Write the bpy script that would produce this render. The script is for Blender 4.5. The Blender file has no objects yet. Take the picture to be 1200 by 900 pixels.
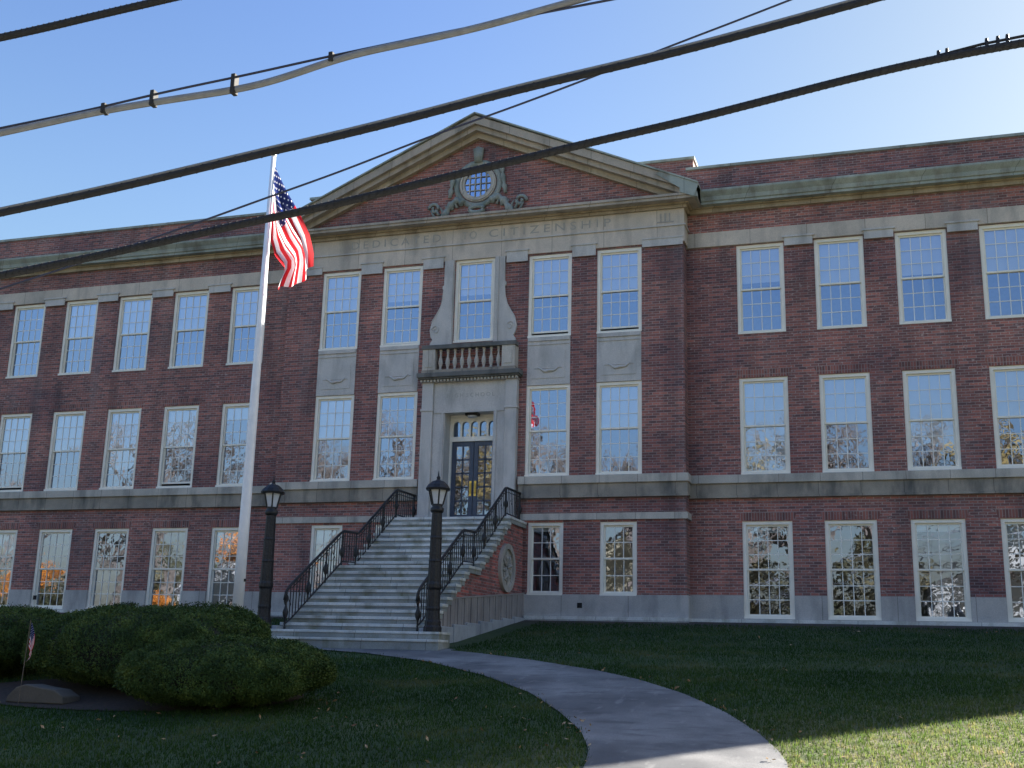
import bpy, bmesh, math, random
import numpy as np
from mathutils import Vector, Matrix
random.seed(7); rng = np.random.default_rng(11)
R = math.radians
S = bpy.context.scene
COL = S.collection

# ------------------------------------------------------------ camera
CAM_POS = (11.485, -31.228, -1.069)
yaw, pit, rol = R(-18.097), R(13.51), R(1.478)
F = Vector((math.sin(yaw)*math.cos(pit), math.cos(yaw)*math.cos(pit), math.sin(pit)))
RT = Vector((math.cos(yaw), -math.sin(yaw), 0)); UP = RT.cross(F)
RX = RT*math.cos(rol) + UP*math.sin(rol); UX = -RT*math.sin(rol) + UP*math.cos(rol)
cd = bpy.data.cameras.new('camera'); cam = bpy.data.objects.new('camera', cd); COL.objects.link(cam)
cam.matrix_world = Matrix(((RX.x, UX.x, -F.x, CAM_POS[0]), (RX.y, UX.y, -F.y, CAM_POS[1]), (RX.z, UX.z, -F.z, CAM_POS[2]), (0, 0, 0, 1)))
cd.sensor_width = 36; cd.lens = 36*1337.0/1200; cd.clip_end = 2000; cd.clip_start = .1
S.camera = cam
# ------------------------------------------------------------ light
SUN_AZ = math.atan2(.75, .663); SUN_EL = R(26.0)      # azimuth from +Y towards +X
w = bpy.data.worlds.new('World'); S.world = w; w.use_nodes = True
nt = w.node_tree; bg = nt.nodes['Background']; sky = nt.nodes.new('ShaderNodeTexSky')
sky.sky_type = 'NISHITA'; sky.sun_disc = False; sky.sun_elevation = SUN_EL; sky.sun_rotation = SUN_AZ
sky.air_density = 1.8; sky.dust_density = 2.7; sky.ozone_density = 8.0
tint = nt.nodes.new('ShaderNodeMix'); tint.data_type = 'RGBA'; tint.blend_type = 'MULTIPLY'; tint.inputs[0].default_value = 1; 
tcw = nt.nodes.new('ShaderNodeTexCoord')
def wmix(fac, a, b):
    m = nt.nodes.new('ShaderNodeMix'); m.data_type = 'RGBA'; nt.links.new(fac, m.inputs[0])
    for i, v in ((6, a), (7, b)):
        if isinstance(v, tuple): m.inputs[i].default_value = (*v, 1)
        else: nt.links.new(v, m.inputs[i])
    return m.outputs[2]
def wrange(src, a, b):
    m = nt.nodes.new('ShaderNodeMapRange'); m.interpolation_type = 'SMOOTHSTEP'; nt.links.new(src, m.inputs[0]); m.inputs[1].default_value = a; m.inputs[2].default_value = b; return m.outputs[0]
dotn = nt.nodes.new('ShaderNodeVectorMath'); dotn.operation = 'DOT_PRODUCT'; nt.links.new(tcw.outputs['Generated'], dotn.inputs[0])
dotn.inputs[1].default_value = (math.sin(SUN_AZ)*math.cos(SUN_EL), math.cos(SUN_AZ)*math.cos(SUN_EL), math.sin(SUN_EL))
sepw = nt.nodes.new('ShaderNodeSeparateXYZ'); nt.links.new(tcw.outputs['Generated'], sepw.inputs[0])
low = wmix(wrange(sepw.outputs[2], .58, .22), (1.03, .93, 1.08), (1.38, 1.20, 1.16))     # autumn haze low in the sky
glow = wmix(wrange(dotn.outputs['Value'], .40, .88), low, (1.10, .90, .72))                # warm pale glare towards the sun
nt.links.new(glow, tint.inputs[7])
nt.links.new(sky.outputs[0], tint.inputs[6]); nt.links.new(tint.outputs[2], bg.inputs[0]); bg.inputs[1].default_value = .05
sd = bpy.data.lights.new('sun', 'SUN'); so = bpy.data.objects.new('sun', sd); COL.objects.link(so)
sd.energy = 5.0; sd.angle = R(.5); sd.color = (1, .93, .82)
tosun = Vector((math.sin(SUN_AZ)*math.cos(SUN_EL), math.cos(SUN_AZ)*math.cos(SUN_EL), math.sin(SUN_EL)))
so.rotation_euler = tosun.to_track_quat('Z', 'Y').to_euler()
S.view_settings.view_transform = 'Standard'; S.view_settings.look = 'None'; S.view_settings.gamma = 1
S.view_settings.exposure = 2.25
S.render.engine = 'CYCLES'
S.cycles.max_bounces = 8; S.cycles.transparent_max_bounces = 12; S.cycles.caustics_reflective = False; S.cycles.caustics_refractive = False

# ------------------------------------------------------------ material helpers
class NT:
    def __init__(s, name, rough=.8):
        s.m = bpy.data.materials.new(name); s.m.use_nodes = True; s.t = s.m.node_tree
        s.b = s.t.nodes['Principled BSDF']; s.b.inputs['Roughness'].default_value = rough
        s.tc = s.t.nodes.new('ShaderNodeTexCoord')
    def n(s, typ, **k):
        x = s.t.nodes.new(typ)
        for a, v in k.items(): setattr(x, a, v)
        return x
    def l(s, a, b): s.t.links.new(a, b)
    def math(s, op, a, b=None, c=None):
        x = s.n('ShaderNodeMath', operation=op)
        for i, v in enumerate((a, b, c)):
            if v is None: continue
            if isinstance(v, (int, float)): x.inputs[i].default_value = v
            else: s.l(v, x.inputs[i])
        return x.outputs[0]
    def vec(s, scale=(1, 1, 1), src=None):
        mp = s.n('ShaderNodeMapping'); mp.inputs['Scale'].default_value = scale
        s.l(src or s.tc.outputs['Object'], mp.inputs[0]); return mp.outputs[0]
    def noise(s, scale, detail=4, v=None, rough=.55):
        x = s.n('ShaderNodeTexNoise'); x.inputs['Scale'].default_value = scale; x.inputs['Detail'].default_value = detail
        x.inputs['Roughness'].default_value = rough
        s.l(v or s.tc.outputs['Object'], x.inputs['Vector']); return x.outputs['Fac']
    def ramp(s, f, stops):
        x = s.n('ShaderNodeValToRGB'); e = x.color_ramp.elements
        while len(e) < len(stops): e.new(.5)
        for i, (p, c) in enumerate(stops):
            e[i].position = p; e[i].color = (*c, 1) if len(c) == 3 else c
        s.l(f, x.inputs[0]); return x.outputs[0]
    def mix(s, f, a, b, mode='MIX'):
        x = s.n('ShaderNodeMix', data_type='RGBA', blend_type=mode)
        for i, v in ((0, f), (6, a), (7, b)):
            if isinstance(v, (int, float)): x.inputs[i].default_value = v
            elif isinstance(v, tuple): x.inputs[i].default_value = (*v, 1)
            else: s.l(v, x.inputs[i])
        return x.outputs[2]
    def col(s, c):
        if isinstance(c, tuple): s.b.inputs['Base Color'].default_value = (*c, 1)
        else: s.l(c, s.b.inputs['Base Color'])
    def bump(s, h, strength=.4, dist=.01):
        x = s.n('ShaderNodeBump'); x.inputs['Strength'].default_value = strength; x.inputs['Distance'].default_value = dist
        s.l(h, x.inputs['Height']); s.l(x.outputs[0], s.b.inputs['Normal'])

def brick_mat(name, soldier=False, light=1.0, red=1.0):
    q = NT(name, .85)
    sp = q.n('ShaderNodeSeparateXYZ'); q.l(q.tc.outputs['Object'], sp.inputs[0])
    u = q.math('ADD', sp.outputs[0], sp.outputs[1]); v = sp.outputs[2]
    cb = q.n('ShaderNodeCombineXYZ')
    q.l(v if soldier else u, cb.inputs[0]); q.l(u if soldier else v, cb.inputs[1])
    br = q.n('ShaderNodeTexBrick'); q.l(cb.outputs[0], br.inputs['Vector'])
    br.inputs['Scale'].default_value = 1; br.inputs['Brick Width'].default_value = .23 if soldier else .215
    br.inputs['Row Height'].default_value = .075; br.inputs['Mortar Size'].default_value = .009
    br.inputs['Mortar Smooth'].default_value = .3; br.inputs['Bias'].default_value = -.1
    br.offset = 0 if soldier else .5
    k = light
    br.inputs['Color1'].default_value = (.39*k*red, .150*k, .122*k, 1)
    br.inputs['Color2'].default_value = (.115*k, .064*k, .066*k, 1)
    br.inputs['Mortar'].default_value = (.34*k, .295*k, .28*k, 1)
    c = br.outputs['Color']
    # header bricks lie in every second course and fire darker
    row = q.math('MODULO', q.math('FLOOR', q.math('DIVIDE', cb.outputs[0] if False else v, .075)), 2)
    rowb = q.math('ABSOLUTE', row)
    hn = q.noise(7, 2, q.vec((1, 1, .12)))
    c = q.mix(q.math('MULTIPLY', rowb, .40), c, (.085*k, .058*k, .068*k)) if not soldier else c
    # odd pale, weathered bricks
    pale = q.noise(9, 1, q.vec((1, 1, 2.6)))
    c = q.mix(q.ramp(pale, [(.66, (0, 0, 0)), (.74, (.55, .55, .55))]), c, (.48*k, .40*k, .38*k))
    big = q.noise(.45, 5)
    c = q.mix(1.0, c, q.ramp(big, [(.3, (.66, .64, .68)), (.7, (1.30, 1.22, 1.16))]), 'MULTIPLY')
    st = q.noise(.6, 4, q.vec((2.2, 2.2, .25)))
    c = q.mix(q.ramp(st, [(.55, (0, 0, 0)), (.75, (.35, .35, .35))]), c, (.25*k, .225*k, .23*k))
    soot = q.noise(1.0, 5, q.vec((1.4, 1.4, .16)))
    c = q.mix(q.ramp(soot, [(.52, (0, 0, 0)), (.70, (.42, .42, .42))]), c, (.055*k, .040*k, .042*k))
    patch = q.noise(.28, 2, q.vec((1, 1, 1.6)))
    c = q.mix(1.0, c, q.ramp(patch, [(.42, (.90, .88, .92)), (.47, (1.08, 1.05, 1.02))]), 'MULTIPLY')
    q.col(c); q.bump(br.outputs['Fac'], .5, -.006)
    return q.m

def stone_mat(name, c0, c1, stain=(.08, .08, .07), amt=.5, joints=None, rough=.85, streak=.9):
    q = NT(name, rough)
    a = q.noise(1.3, 6); c = q.ramp(a, [(.3, c0), (.7, c1)])
    g = q.noise(45, 3)
    c = q.mix(1.0, c, q.ramp(g, [(.3, (.86, .86, .86)), (.7, (1.1, 1.1, 1.1))]), 'MULTIPLY')
    s_ = q.noise(1.6, 6, q.vec((1.5, 1.5, .4 if streak < 1 else 1)))
    c = q.mix(q.ramp(s_, [(.48, (0, 0, 0)), (.72, (amt, amt, amt))]), c, stain)
    if joints:
        sp = q.n('ShaderNodeSeparateXYZ'); q.l(q.tc.outputs['Object'], sp.inputs[0])
        u = q.math('ADD', sp.outputs[0], sp.outputs[1]); cb = q.n('ShaderNodeCombineXYZ'); q.l(u, cb.inputs[0]); q.l(sp.outputs[2], cb.inputs[1])
        br = q.n('ShaderNodeTexBrick'); q.l(cb.outputs[0], br.inputs['Vector']); br.inputs['Scale'].default_value = 1
        br.inputs['Brick Width'].default_value = joints; br.inputs['Row Height'].default_value = 30
        br.inputs['Mortar Size'].default_value = .008; br.inputs['Color1'].default_value = (1, 1, 1, 1)
        br.inputs['Color2'].default_value = (.84, .85, .86, 1); br.inputs['Mortar'].default_value = (.45, .45, .45, 1)
        c = q.mix(1.0, c, br.outputs['Color'], 'MULTIPLY')
    q.col(c); q.bump(g, .25, .006)
    return q.m

def plain(name, c, rough=.6, metal=0.0, var=.12, scale=6):
    q = NT(name, rough); q.b.inputs['Metallic'].default_value = metal
    f = q.noise(scale, 5)
    q.col(q.ramp(f, [(.3, tuple(v*(1-var) for v in c)), (.7, tuple(min(1, v*(1+var)) for v in c))]))
    return q.m

M = {}
M['brick'] = brick_mat('brick'); M['soldier'] = brick_mat('soldier_brick', True, .8)
M['brick_red'] = brick_mat('stair_brick', False, 1.0, 1.45)
M['stone'] = stone_mat('limestone', (0.520, 0.462, 0.392), (0.694, 0.594, 0.491), (.16, .16, .155), .5, 1.6)
M['stone_plain'] = stone_mat('limestone_block', (0.469, 0.458, 0.442), (0.619, 0.586, 0.547), (.17, .17, .16), .5)
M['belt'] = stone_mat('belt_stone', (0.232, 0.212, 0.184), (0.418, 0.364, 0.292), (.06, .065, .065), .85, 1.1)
M['sill'] = stone_mat('sill_stone', (0.434, 0.408, 0.367), (0.609, 0.559, 0.485), (.12, .125, .12), .6, 1.1)
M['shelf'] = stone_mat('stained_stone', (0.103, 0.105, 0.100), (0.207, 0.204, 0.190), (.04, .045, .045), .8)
M['beige'] = stone_mat('bed_moulding', (0.376, 0.303, 0.212), (0.501, 0.421, 0.312), (.14, .11, .07), .6, 1.4)
M['rake'] = stone_mat('raking_stone', (0.376, 0.328, 0.273), (0.510, 0.438, 0.361), (.14, .13, .11), .6, 1.3)
M['copper'] = stone_mat('verdigris_copper', (0.277, 0.319, 0.293), (0.417, 0.449, 0.405), (.14, .125, .10), .8, 2.4)
M['granite'] = stone_mat('granite', (0.288, 0.312, 0.348), (0.432, 0.456, 0.480), (.13, .14, .15), .5, None, .8, 2)
M['plinth'] = stone_mat('plinth_stone', (0.401, 0.392, 0.379), (0.534, 0.510, 0.477), (.17, .175, .18), .6, 1.9)
M['step'] = stone_mat('step_granite', (0.568, 0.592, 0.574), (0.775, 0.760, 0.714), (.22, .21, .15), .8, 1.5, .8, 2)
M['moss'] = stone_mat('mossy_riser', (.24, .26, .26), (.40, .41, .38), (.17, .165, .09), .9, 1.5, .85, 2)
M['board'] = stone_mat('ribbed_panel', (.26, .235, .225), (.36, .33, .315), (.18, .155, .145), .6)
M['carve'] = stone_mat('carved_stone', (.22, .25, .23), (.36, .38, .35), (.1, .14, .12), .8, None, .85, 2)
M['letter'] = plain('letter_cut', (.17, .175, .18), .9)
M['frame'] = plain('cream_window_paint', (.86, .82, .72), .5, 0, .06, 3)
M['muntin'] = plain('muntin_paint', (.84, .82, .76), .5, 0, .05)
M['iron'] = plain('black_iron', (.022, .022, .024), .45, .3, .3, 30)
M['ironpost'] = plain('pitted_black_iron', (.013, .012, .014), .5, .2, .95, 28)
M['door'] = plain('navy_door_paint', (.045, .065, .105), .45, 0, .1)
M['brass'] = plain('brass', (.75, .52, .12), .35, .8, .05)
M['white'] = plain('white_pole_paint', (.86, .86, .88), .35, 0, .05)
M['gold'] = plain('gold_ball', (.8, .6, .2), .3, .9, .05)
M['dark'] = plain('dark_void', (.012, .012, .012), .9)
M['roof'] = plain('roof_gravel', (.12, .12, .12), .9)
M['inner'] = plain('interior_plaster', (.34, .31, .26), .9)
M['ceil'] = plain('interior_ceiling', (.5, .48, .42), .9)
M['blind'] = plain('window_shade', (.84, .84, .80), .9, 0, .06, 1.5)
M['rubber'] = plain('cable_rubber', (.020, .021, .023), .75, 0, .4, 40)
M['lash'] = plain('dull_lashing_wire', (.03, .03, .032), .95, 0, .2, 40)
M['greycable'] = plain('grey_cable_jacket', (.25, .26, .27), .45, 0, .15, 15)
M['strand'] = plain('steel_strand', (.05, .055, .09), .5, .4, .2, 50)
M['lamp_glass'] = plain('frosted_lamp_glass', (.62, .64, .68), .3, 0, .1)
M['mulch'] = plain('bark_mulch', (.035, .022, .015), .95, 0, .6, 18)
M['bark'] = plain('tree_bark', (.13, .105, .085), .9, 0, .4, 12)
M['plaque'] = plain('memorial_slate', (.05, .06, .08), .5, 0, .2)
M['oldstone'] = stone_mat('memorial_stone', (.075, .066, .055), (.14, .12, .095), (.07, .065, .05), .7, None, .9, 2)

def glass_mat(name, fac, tint=(.62, .73, 1.0), wav=.13):
    q = NT(name); t = q.t; t.nodes.remove(q.b)
    out = [n for n in t.nodes if n.type == 'OUTPUT_MATERIAL'][0]
    gl = q.n('ShaderNodeBsdfGlossy'); gl.inputs['Roughness'].default_value = .015; gl.inputs['Color'].default_value = (*tint, 1)
    tr = q.n('ShaderNodeBsdfTransparent'); tr.inputs[0].default_value = (.90, .94, .95, 1)
    mx = q.n('ShaderNodeMixShader'); fr = q.n('ShaderNodeLayerWeight'); fr.inputs[0].default_value = .25
    q.l(q.math('ADD', q.math('MULTIPLY', fr.outputs['Fresnel'], .6), fac), mx.inputs[0])
    q.l(tr.outputs[0], mx.inputs[1]); q.l(gl.outputs[0], mx.inputs[2]); q.l(mx.outputs[0], out.inputs[0])
    b = q.n('ShaderNodeBump'); b.inputs['Strength'].default_value = wav; b.inputs['Distance'].default_value = .02
    f = q.noise(2.2, 2); q.l(f, b.inputs['Height']); q.l(b.outputs[0], gl.inputs['Normal'])
    return q.m
M['glass'] = glass_mat('old_window_glass', .36)
M['glass_clear'] = glass_mat('door_glass', .2)

def leaf_mat(name, cols, rough=.7, scale=3):
    q = NT(name, rough); f = q.noise(scale, 6); oi = q.noise(40, 2)
    c = q.ramp(f, cols); c = q.mix(1.0, c, q.ramp(oi, [(.3, (.6, .6, .6)), (.7, (1.4, 1.4, 1.35))]), 'MULTIPLY')
    q.col(c); q.b.inputs['Specular IOR Level'].default_value = .2
    return q.m
M['yew'] = leaf_mat('yew_leaves', [(.35, (.024, .050, .014)), (.52, (.048, .086, .020)), (.70, (.095, .135, .030))])
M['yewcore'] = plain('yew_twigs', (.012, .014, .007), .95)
M['maple'] = leaf_mat('orange_maple_leaves', [(.35, (.45, .14, .02)), (.7, (.6, .24, .04))])
M['oak'] = leaf_mat('late_oak_leaves', [(.35, (.16, .11, .04)), (.7, (.26, .2, .08))])

def sunlit_patch(q):  # mask for the sunlit lawn corner, whose sunlight is painted into the grass colour
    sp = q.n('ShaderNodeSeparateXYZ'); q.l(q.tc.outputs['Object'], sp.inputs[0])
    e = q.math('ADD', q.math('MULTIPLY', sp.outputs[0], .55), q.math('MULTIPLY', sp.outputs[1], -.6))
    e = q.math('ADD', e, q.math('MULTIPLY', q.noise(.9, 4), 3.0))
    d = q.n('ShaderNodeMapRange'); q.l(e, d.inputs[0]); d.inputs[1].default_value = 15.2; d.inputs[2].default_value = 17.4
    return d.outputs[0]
def lawn_mat():
    q = NT('lawn_turf', .95)
    f = q.noise(.55, 6); g = q.noise(14, 4)
    c = q.ramp(f, [(.32, (.018, .042, .013)), (.55, (.030, .060, .018)), (.72, (.06, .08, .032))])
    c = q.mix(sunlit_patch(q), c, q.ramp(q.noise(3, 5), [(.38, (.085, .105, .035)), (.62, (.17, .145, .08))]))  # paler turf brightens the sunlit corner
    c = q.mix(1.0, c, q.ramp(g, [(.3, (.7, .7, .7)), (.7, (1.3, 1.3, 1.3))]), 'MULTIPLY')
    sp = q.n('ShaderNodeSeparateXYZ'); q.l(q.tc.outputs['Object'], sp.inputs[0])
    edge = q.math('ADD', sp.outputs[1], q.math('MULTIPLY', q.noise(.8, 5), 2.2))
    d = q.n('ShaderNodeMapRange'); q.l(edge, d.inputs[0]); d.inputs[1].default_value = -.9; d.inputs[2].default_value = .7
    c = q.mix(d.outputs[0], c, (.045, .036, .030))
    q.col(c); q.bump(g, .6, .03)
    return q.m
M['lawn'] = lawn_mat()
def blade_mat():
    q = NT('grass_blades', .7); f = q.noise(.7, 5); g = q.noise(25, 2)
    c = q.ramp(f, [(.32, (.022, .058, .014)), (.54, (.042, .090, .022)), (.74, (.13, .14, .06))])
    c = q.mix(sunlit_patch(q), c, q.ramp(q.noise(5, 4), [(.38, (.075, .135, .030)), (.57, (.14, .175, .06)), (.70, (.28, .24, .13))]))  # paler straw blades paint in extra sunlight there
    c = q.mix(1.0, c, q.ramp(g, [(.3, (.6, .6, .55)), (.7, (1.5, 1.45, 1.3))]), 'MULTIPLY')
    q.col(c); q.b.inputs['Specular IOR Level'].default_value = .15
    tl = q.n('ShaderNodeBsdfTranslucent'); q.l(c, tl.inputs[0]); mx = q.n('ShaderNodeMixShader'); mx.inputs[0].default_value = .5
    out = [n for n in q.t.nodes if n.type == 'OUTPUT_MATERIAL'][0]
    q.l(q.b.outputs[0], mx.inputs[1]); q.l(tl.outputs[0], mx.inputs[2]); q.l(mx.outputs[0], out.inputs[0])
    return q.m
M['blade'] = blade_mat()
def path_mat():
    q = NT('worn_asphalt_path', .9); f = q.noise(.9, 6); g = q.noise(60, 3); p = q.noise(.5, 3)
    c = q.ramp(f, [(.3, (.085, .09, .098)), (.7, (.25, .25, .25))])
    c = q.mix(1.0, c, q.ramp(g, [(.3, (.8, .8, .8)), (.7, (1.2, 1.2, 1.2))]), 'MULTIPLY')
    c = q.mix(q.ramp(p, [(.5, (0, 0, 0)), (.6, (.55, .55, .55))]), c, (.085, .088, .095))
    p2 = q.noise(1.6, 6, q.vec((1, 2.2, 1)))
    c = q.mix(q.ramp(p2, [(.55, (0, 0, 0)), (.68, (.6, .6, .6))]), c, (.07, .072, .08))
    p3 = q.noise(2.3, 7, q.vec((2.4, .9, 1)))
    c = q.mix(q.ramp(p3, [(.60, (0, 0, 0)), (.70, (.5, .5, .5))]), c, (.27, .27, .265))
    q.col(c); q.bump(g, .4, .008)
    return q.m
M['path'] = path_mat()
M['asphalt'] = plain('road_asphalt', (.11, .11, .108), .9, 0, .2, 20)
M['concrete'] = plain('sidewalk_concrete', (.32, .31, .29), .9, 0, .15, 4)
M['paint'] = plain('road_paint', (.75, .6, .1), .7)

def flag_mat(name):
    q = NT(name, .75)
    uv = q.tc.outputs['UV']; sp = q.n('ShaderNodeSeparateXYZ'); q.l(uv, sp.inputs[0]); u, v = sp.outputs[0], sp.outputs[1]
    st = q.math('MODULO', q.math('FLOOR', q.math('MULTIPLY', v, 12.999)), 2)   # v = 0 at the bottom stripe (red)
    c = q.mix(st, (.62, .02, .03), (.82, .82, .84))
    can = q.math('MULTIPLY', q.math('LESS_THAN', u, .4), q.math('GREATER_THAN', v, .4615))
    # stars: staggered dots
    su = q.math('MULTIPLY', u, 27.5); sv = q.math('MULTIPLY', q.math('SUBTRACT', v, .4615), 18.57)
    odd = q.math('MODULO', q.math('ADD', q.math('FLOOR', su), q.math('FLOOR', sv)), 2)
    fu = q.math('SUBTRACT', q.math('FRACT', su), .5); fv = q.math('SUBTRACT', q.math('FRACT', sv), .5)
    r2 = q.math('ADD', q.math('MULTIPLY', fu, fu), q.math('MULTIPLY', fv, fv))
    star = q.math('MULTIPLY', q.math('LESS_THAN', r2, .06), q.math('LESS_THAN', odd, .5))
    cc = q.mix(star, (.015, .025, .12), (.8, .8, .82))
    c = q.mix(can, c, cc); q.col(c)
    tl = q.n('ShaderNodeBsdfTranslucent'); q.l(c, tl.inputs[0]); mx = q.n('ShaderNodeMixShader'); mx.inputs[0].default_value = .5
    out = [n for n in q.t.nodes if n.type == 'OUTPUT_MATERIAL'][0]
    q.l(q.b.outputs[0], mx.inputs[1]); q.l(tl.outputs[0], mx.inputs[2]); q.l(mx.outputs[0], out.inputs[0])
    return q.m
M['flag'] = flag_mat('flag_cloth')

# ------------------------------------------------------------ mesh helpers
class MB:
    def __init__(s): s.v = []; s.f = []
    def box(s, x0, x1, y0, y1, z0, z1):
        b = len(s.v)
        s.v += [(x0, y0, z0), (x1, y0, z0), (x1, y1, z0), (x0, y1, z0), (x0, y0, z1), (x1, y0, z1), (x1, y1, z1), (x0, y1, z1)]
        s.f += [tuple(b+i for i in q) for q in ((0, 3, 2, 1), (4, 5, 6, 7), (0, 1, 5, 4), (1, 2, 6, 5), (2, 3, 7, 6), (3, 0, 4, 7))]
        return s
    def quad(s, a, b, c, d):
        k = len(s.v); s.v += [a, b, c, d]; s.f.append((k, k+1, k+2, k+3)); return s
    def prism(s, pts, axis, a0, a1):
        """pts: outline in the two other axes (ccw), extruded along axis ('x','y','z')"""
        def P(p, a): return {'x': (a, p[0], p[1]), 'y': (p[0], a, p[1]), 'z': (p[0], p[1], a)}[axis]
        k = len(s.v); n = len(pts)
        s.v += [P(p, a0) for p in pts] + [P(p, a1) for p in pts]
        s.f.append(tuple(range(k, k+n))); s.f.append(tuple(range(k+2*n-1, k+n-1, -1)))
        for i in range(n): j = (i+1) % n; s.f.append((k+i, k+n+i, k+n+j, k+j))
        return s
    def tube(s, pts, r, n=8, cap=True):
        pts = [Vector(p) for p in pts]; rs = r if isinstance(r, (list, tuple)) else [r]*len(pts)
        k = len(s.v); up = Vector((0, 0, 1))
        for i, p in enumerate(pts):
            t = (pts[min(i+1, len(pts)-1)] - pts[max(i-1, 0)])
            t = t.normalized() if t.length > 1e-9 else Vector((0, 0, 1))
            a = t.cross(up if abs(t.z) < .95 else Vector((1, 0, 0))).normalized(); b = t.cross(a)
            for j in range(n):
                th = 2*math.pi*j/n; s.v.append(tuple(p + (a*math.cos(th) + b*math.sin(th))*rs[i]))
        for i in range(len(pts)-1):
            for j in range(n):
                j2 = (j+1) % n; s.f.append((k+i*n+j, k+i*n+j2, k+(i+1)*n+j2, k+(i+1)*n+j))
        if cap:
            s.f.append(tuple(k+j for j in range(n-1, -1, -1))); e = k+(len(pts)-1)*n; s.f.append(tuple(e+j for j in range(n)))
        return s
    def lathe(s, prof, c=(0, 0, 0), n=16, flute=0, nf=8):
        k = len(s.v)
        for r, z in prof:
            for j in range(n):
                th = 2*math.pi*j/n; rr = r*(1-flute*(.5+.5*math.cos(nf*th)))
                s.v.append((c[0]+rr*math.cos(th), c[1]+rr*math.sin(th), c[2]+z))
        for i in range(len(prof)-1):
            for j in range(n):
                j2 = (j+1) % n; s.f.append((k+i*n+j, k+i*n+j2, k+(i+1)*n+j2, k+(i+1)*n+j))
        s.f.append(tuple(k+j for j in range(n-1, -1, -1))); e = k+(len(prof)-1)*n; s.f.append(tuple(e+j for j in range(n)))
        return s
    def ring(s, cx, cz, y0, y1, r0, r1, n=40, ex=1.0):
        """annulus facing -y between radii, extruded y0..y1"""
        k = len(s.v)
        for j in range(n):
            th = 2*math.pi*j/n; c_, s_ = math.cos(th), math.sin(th)*ex
            s.v += [(cx+r0*c_, y0, cz+r0*s_), (cx+r1*c_, y0, cz+r1*s_), (cx+r1*c_, y1, cz+r1*s_), (cx+r0*c_, y1, cz+r0*s_)]
        for j in range(n):
            a = k+4*j; b = k+4*((j+1) % n)
            for p, q in ((0, 1), (1, 2), (2, 3), (3, 0)): s.f.append((a+p, b+p, b+q, a+q))
        return s
    def build(s, name, mat, parent=None, smooth=False, bevel=0):
        me = bpy.data.meshes.new(name); me.from_pydata(s.v, [], s.f); me.update()
        bm = bmesh.new(); bm.from_mesh(me); bmesh.ops.recalc_face_normals(bm, faces=bm.faces); bm.to_mesh(me); bm.free()
        return link(name, me, mat, parent, smooth, bevel)
def link(name, me, mat, parent=None, smooth=False, bevel=0):
    if mat is not None and not me.materials: me.materials.append(M[mat] if isinstance(mat, str) else mat)
    if smooth:
        me.polygons.foreach_set('use_smooth', [True]*len(me.polygons))
    o = bpy.data.objects.new(name, me); COL.objects.link(o)
    if parent: o.parent = parent
    if bevel:
        b = o.modifiers.new('bevel', 'BEVEL'); b.width = bevel; b.segments = 2; b.limit_method = 'ANGLE'
    return o
def tag(o, label=None, cat=None, group=None, kind=None):
    if label: o['label'] = label
    if cat: o['category'] = cat
    if group: o['group'] = group
    if kind: o['kind'] = kind
    return o
def empty(name, loc, *a, **k):
    o = bpy.data.objects.new(name, None); COL.objects.link(o); o.location = loc
    o.empty_display_size = .3
    return tag(o, *a, **k)
def raw_mesh(name, V, Fq, nper):
    me = bpy.data.meshes.new(name); n = len(Fq)
    me.vertices.add(len(V)); me.vertices.foreach_set('co', np.asarray(V, dtype=np.float32).ravel())
    me.loops.add(n*nper); me.loops.foreach_set('vertex_index', np.asarray(Fq, dtype=np.int32).ravel())
    me.polygons.add(n); me.polygons.foreach_set('loop_start', np.arange(0, n*nper, nper, dtype=np.int32))
    me.polygons.foreach_set('loop_total', np.full(n, nper, dtype=np.int32)); me.update(calc_edges=True); return me

# ------------------------------------------------------------ terrain
GY = [-400, -45.5, -43, -40.6, -40.5, -25.6, -25.5, -23, -21.5, -17, -8, -5.5, 0, 400]
GZ = [-1.5, -2.6, -3.22, -3.26, -3.42, -3.42, -3.26, -3.2, -2.9, -2.21, -.95, -.73, 0, 0]
def G(y): return float(np.interp(y, GY, GZ))
ys = sorted(set([-400, -250, -150, -90, -60, -45.5, -43, -40.6, -40.5, -33, -25.6, -25.5] + [round(-25+.5*i, 2) for i in range(52)] + [1, 20, 60, 150, 400]))
xs = [-400, -200, -100, -60] + [i*2.0 for i in range(-20, 21)] + [60, 100, 200, 400]
V = [(x, y, G(y)) for y in ys for x in xs]; nx = len(xs)
Fc = [(j*nx+i, j*nx+i+1, (j+1)*nx+i+1, (j+1)*nx+i) for j in range(len(ys)-1) for i in range(nx-1)]
me = bpy.data.meshes.new('ground'); me.from_pydata(V, [], Fc); me.update()
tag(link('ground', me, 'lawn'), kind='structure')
tag(MB().quad((-300, -40.48, -3.405), (300, -40.48, -3.405), (300, -25.62, -3.405), (-300, -25.62, -3.405)).build('road', 'asphalt'), kind='structure')
mk = MB()
for y in (-32.9, -33.15): mk.quad((-300, y, -3.40), (300, y, -3.40), (300, y+.12, -3.40), (-300, y+.12, -3.40))
tag(mk.build('road_marking', 'paint'), kind='structure')
mk = MB(); mk.box(-300, 300, -25.62, -25.47, -3.5, -3.235); mk.box(-300, 300, -40.63, -40.48, -3.5, -3.235)
tag(mk.build('kerb', 'granite'), kind='structure')
mk = MB().quad((-300, -25.47, -3.25), (300, -25.47, -3.25), (300, -23, -3.19), (-300, -23, -3.19))
tag(mk.build('pavement', 'concrete'), kind='structure')

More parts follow.
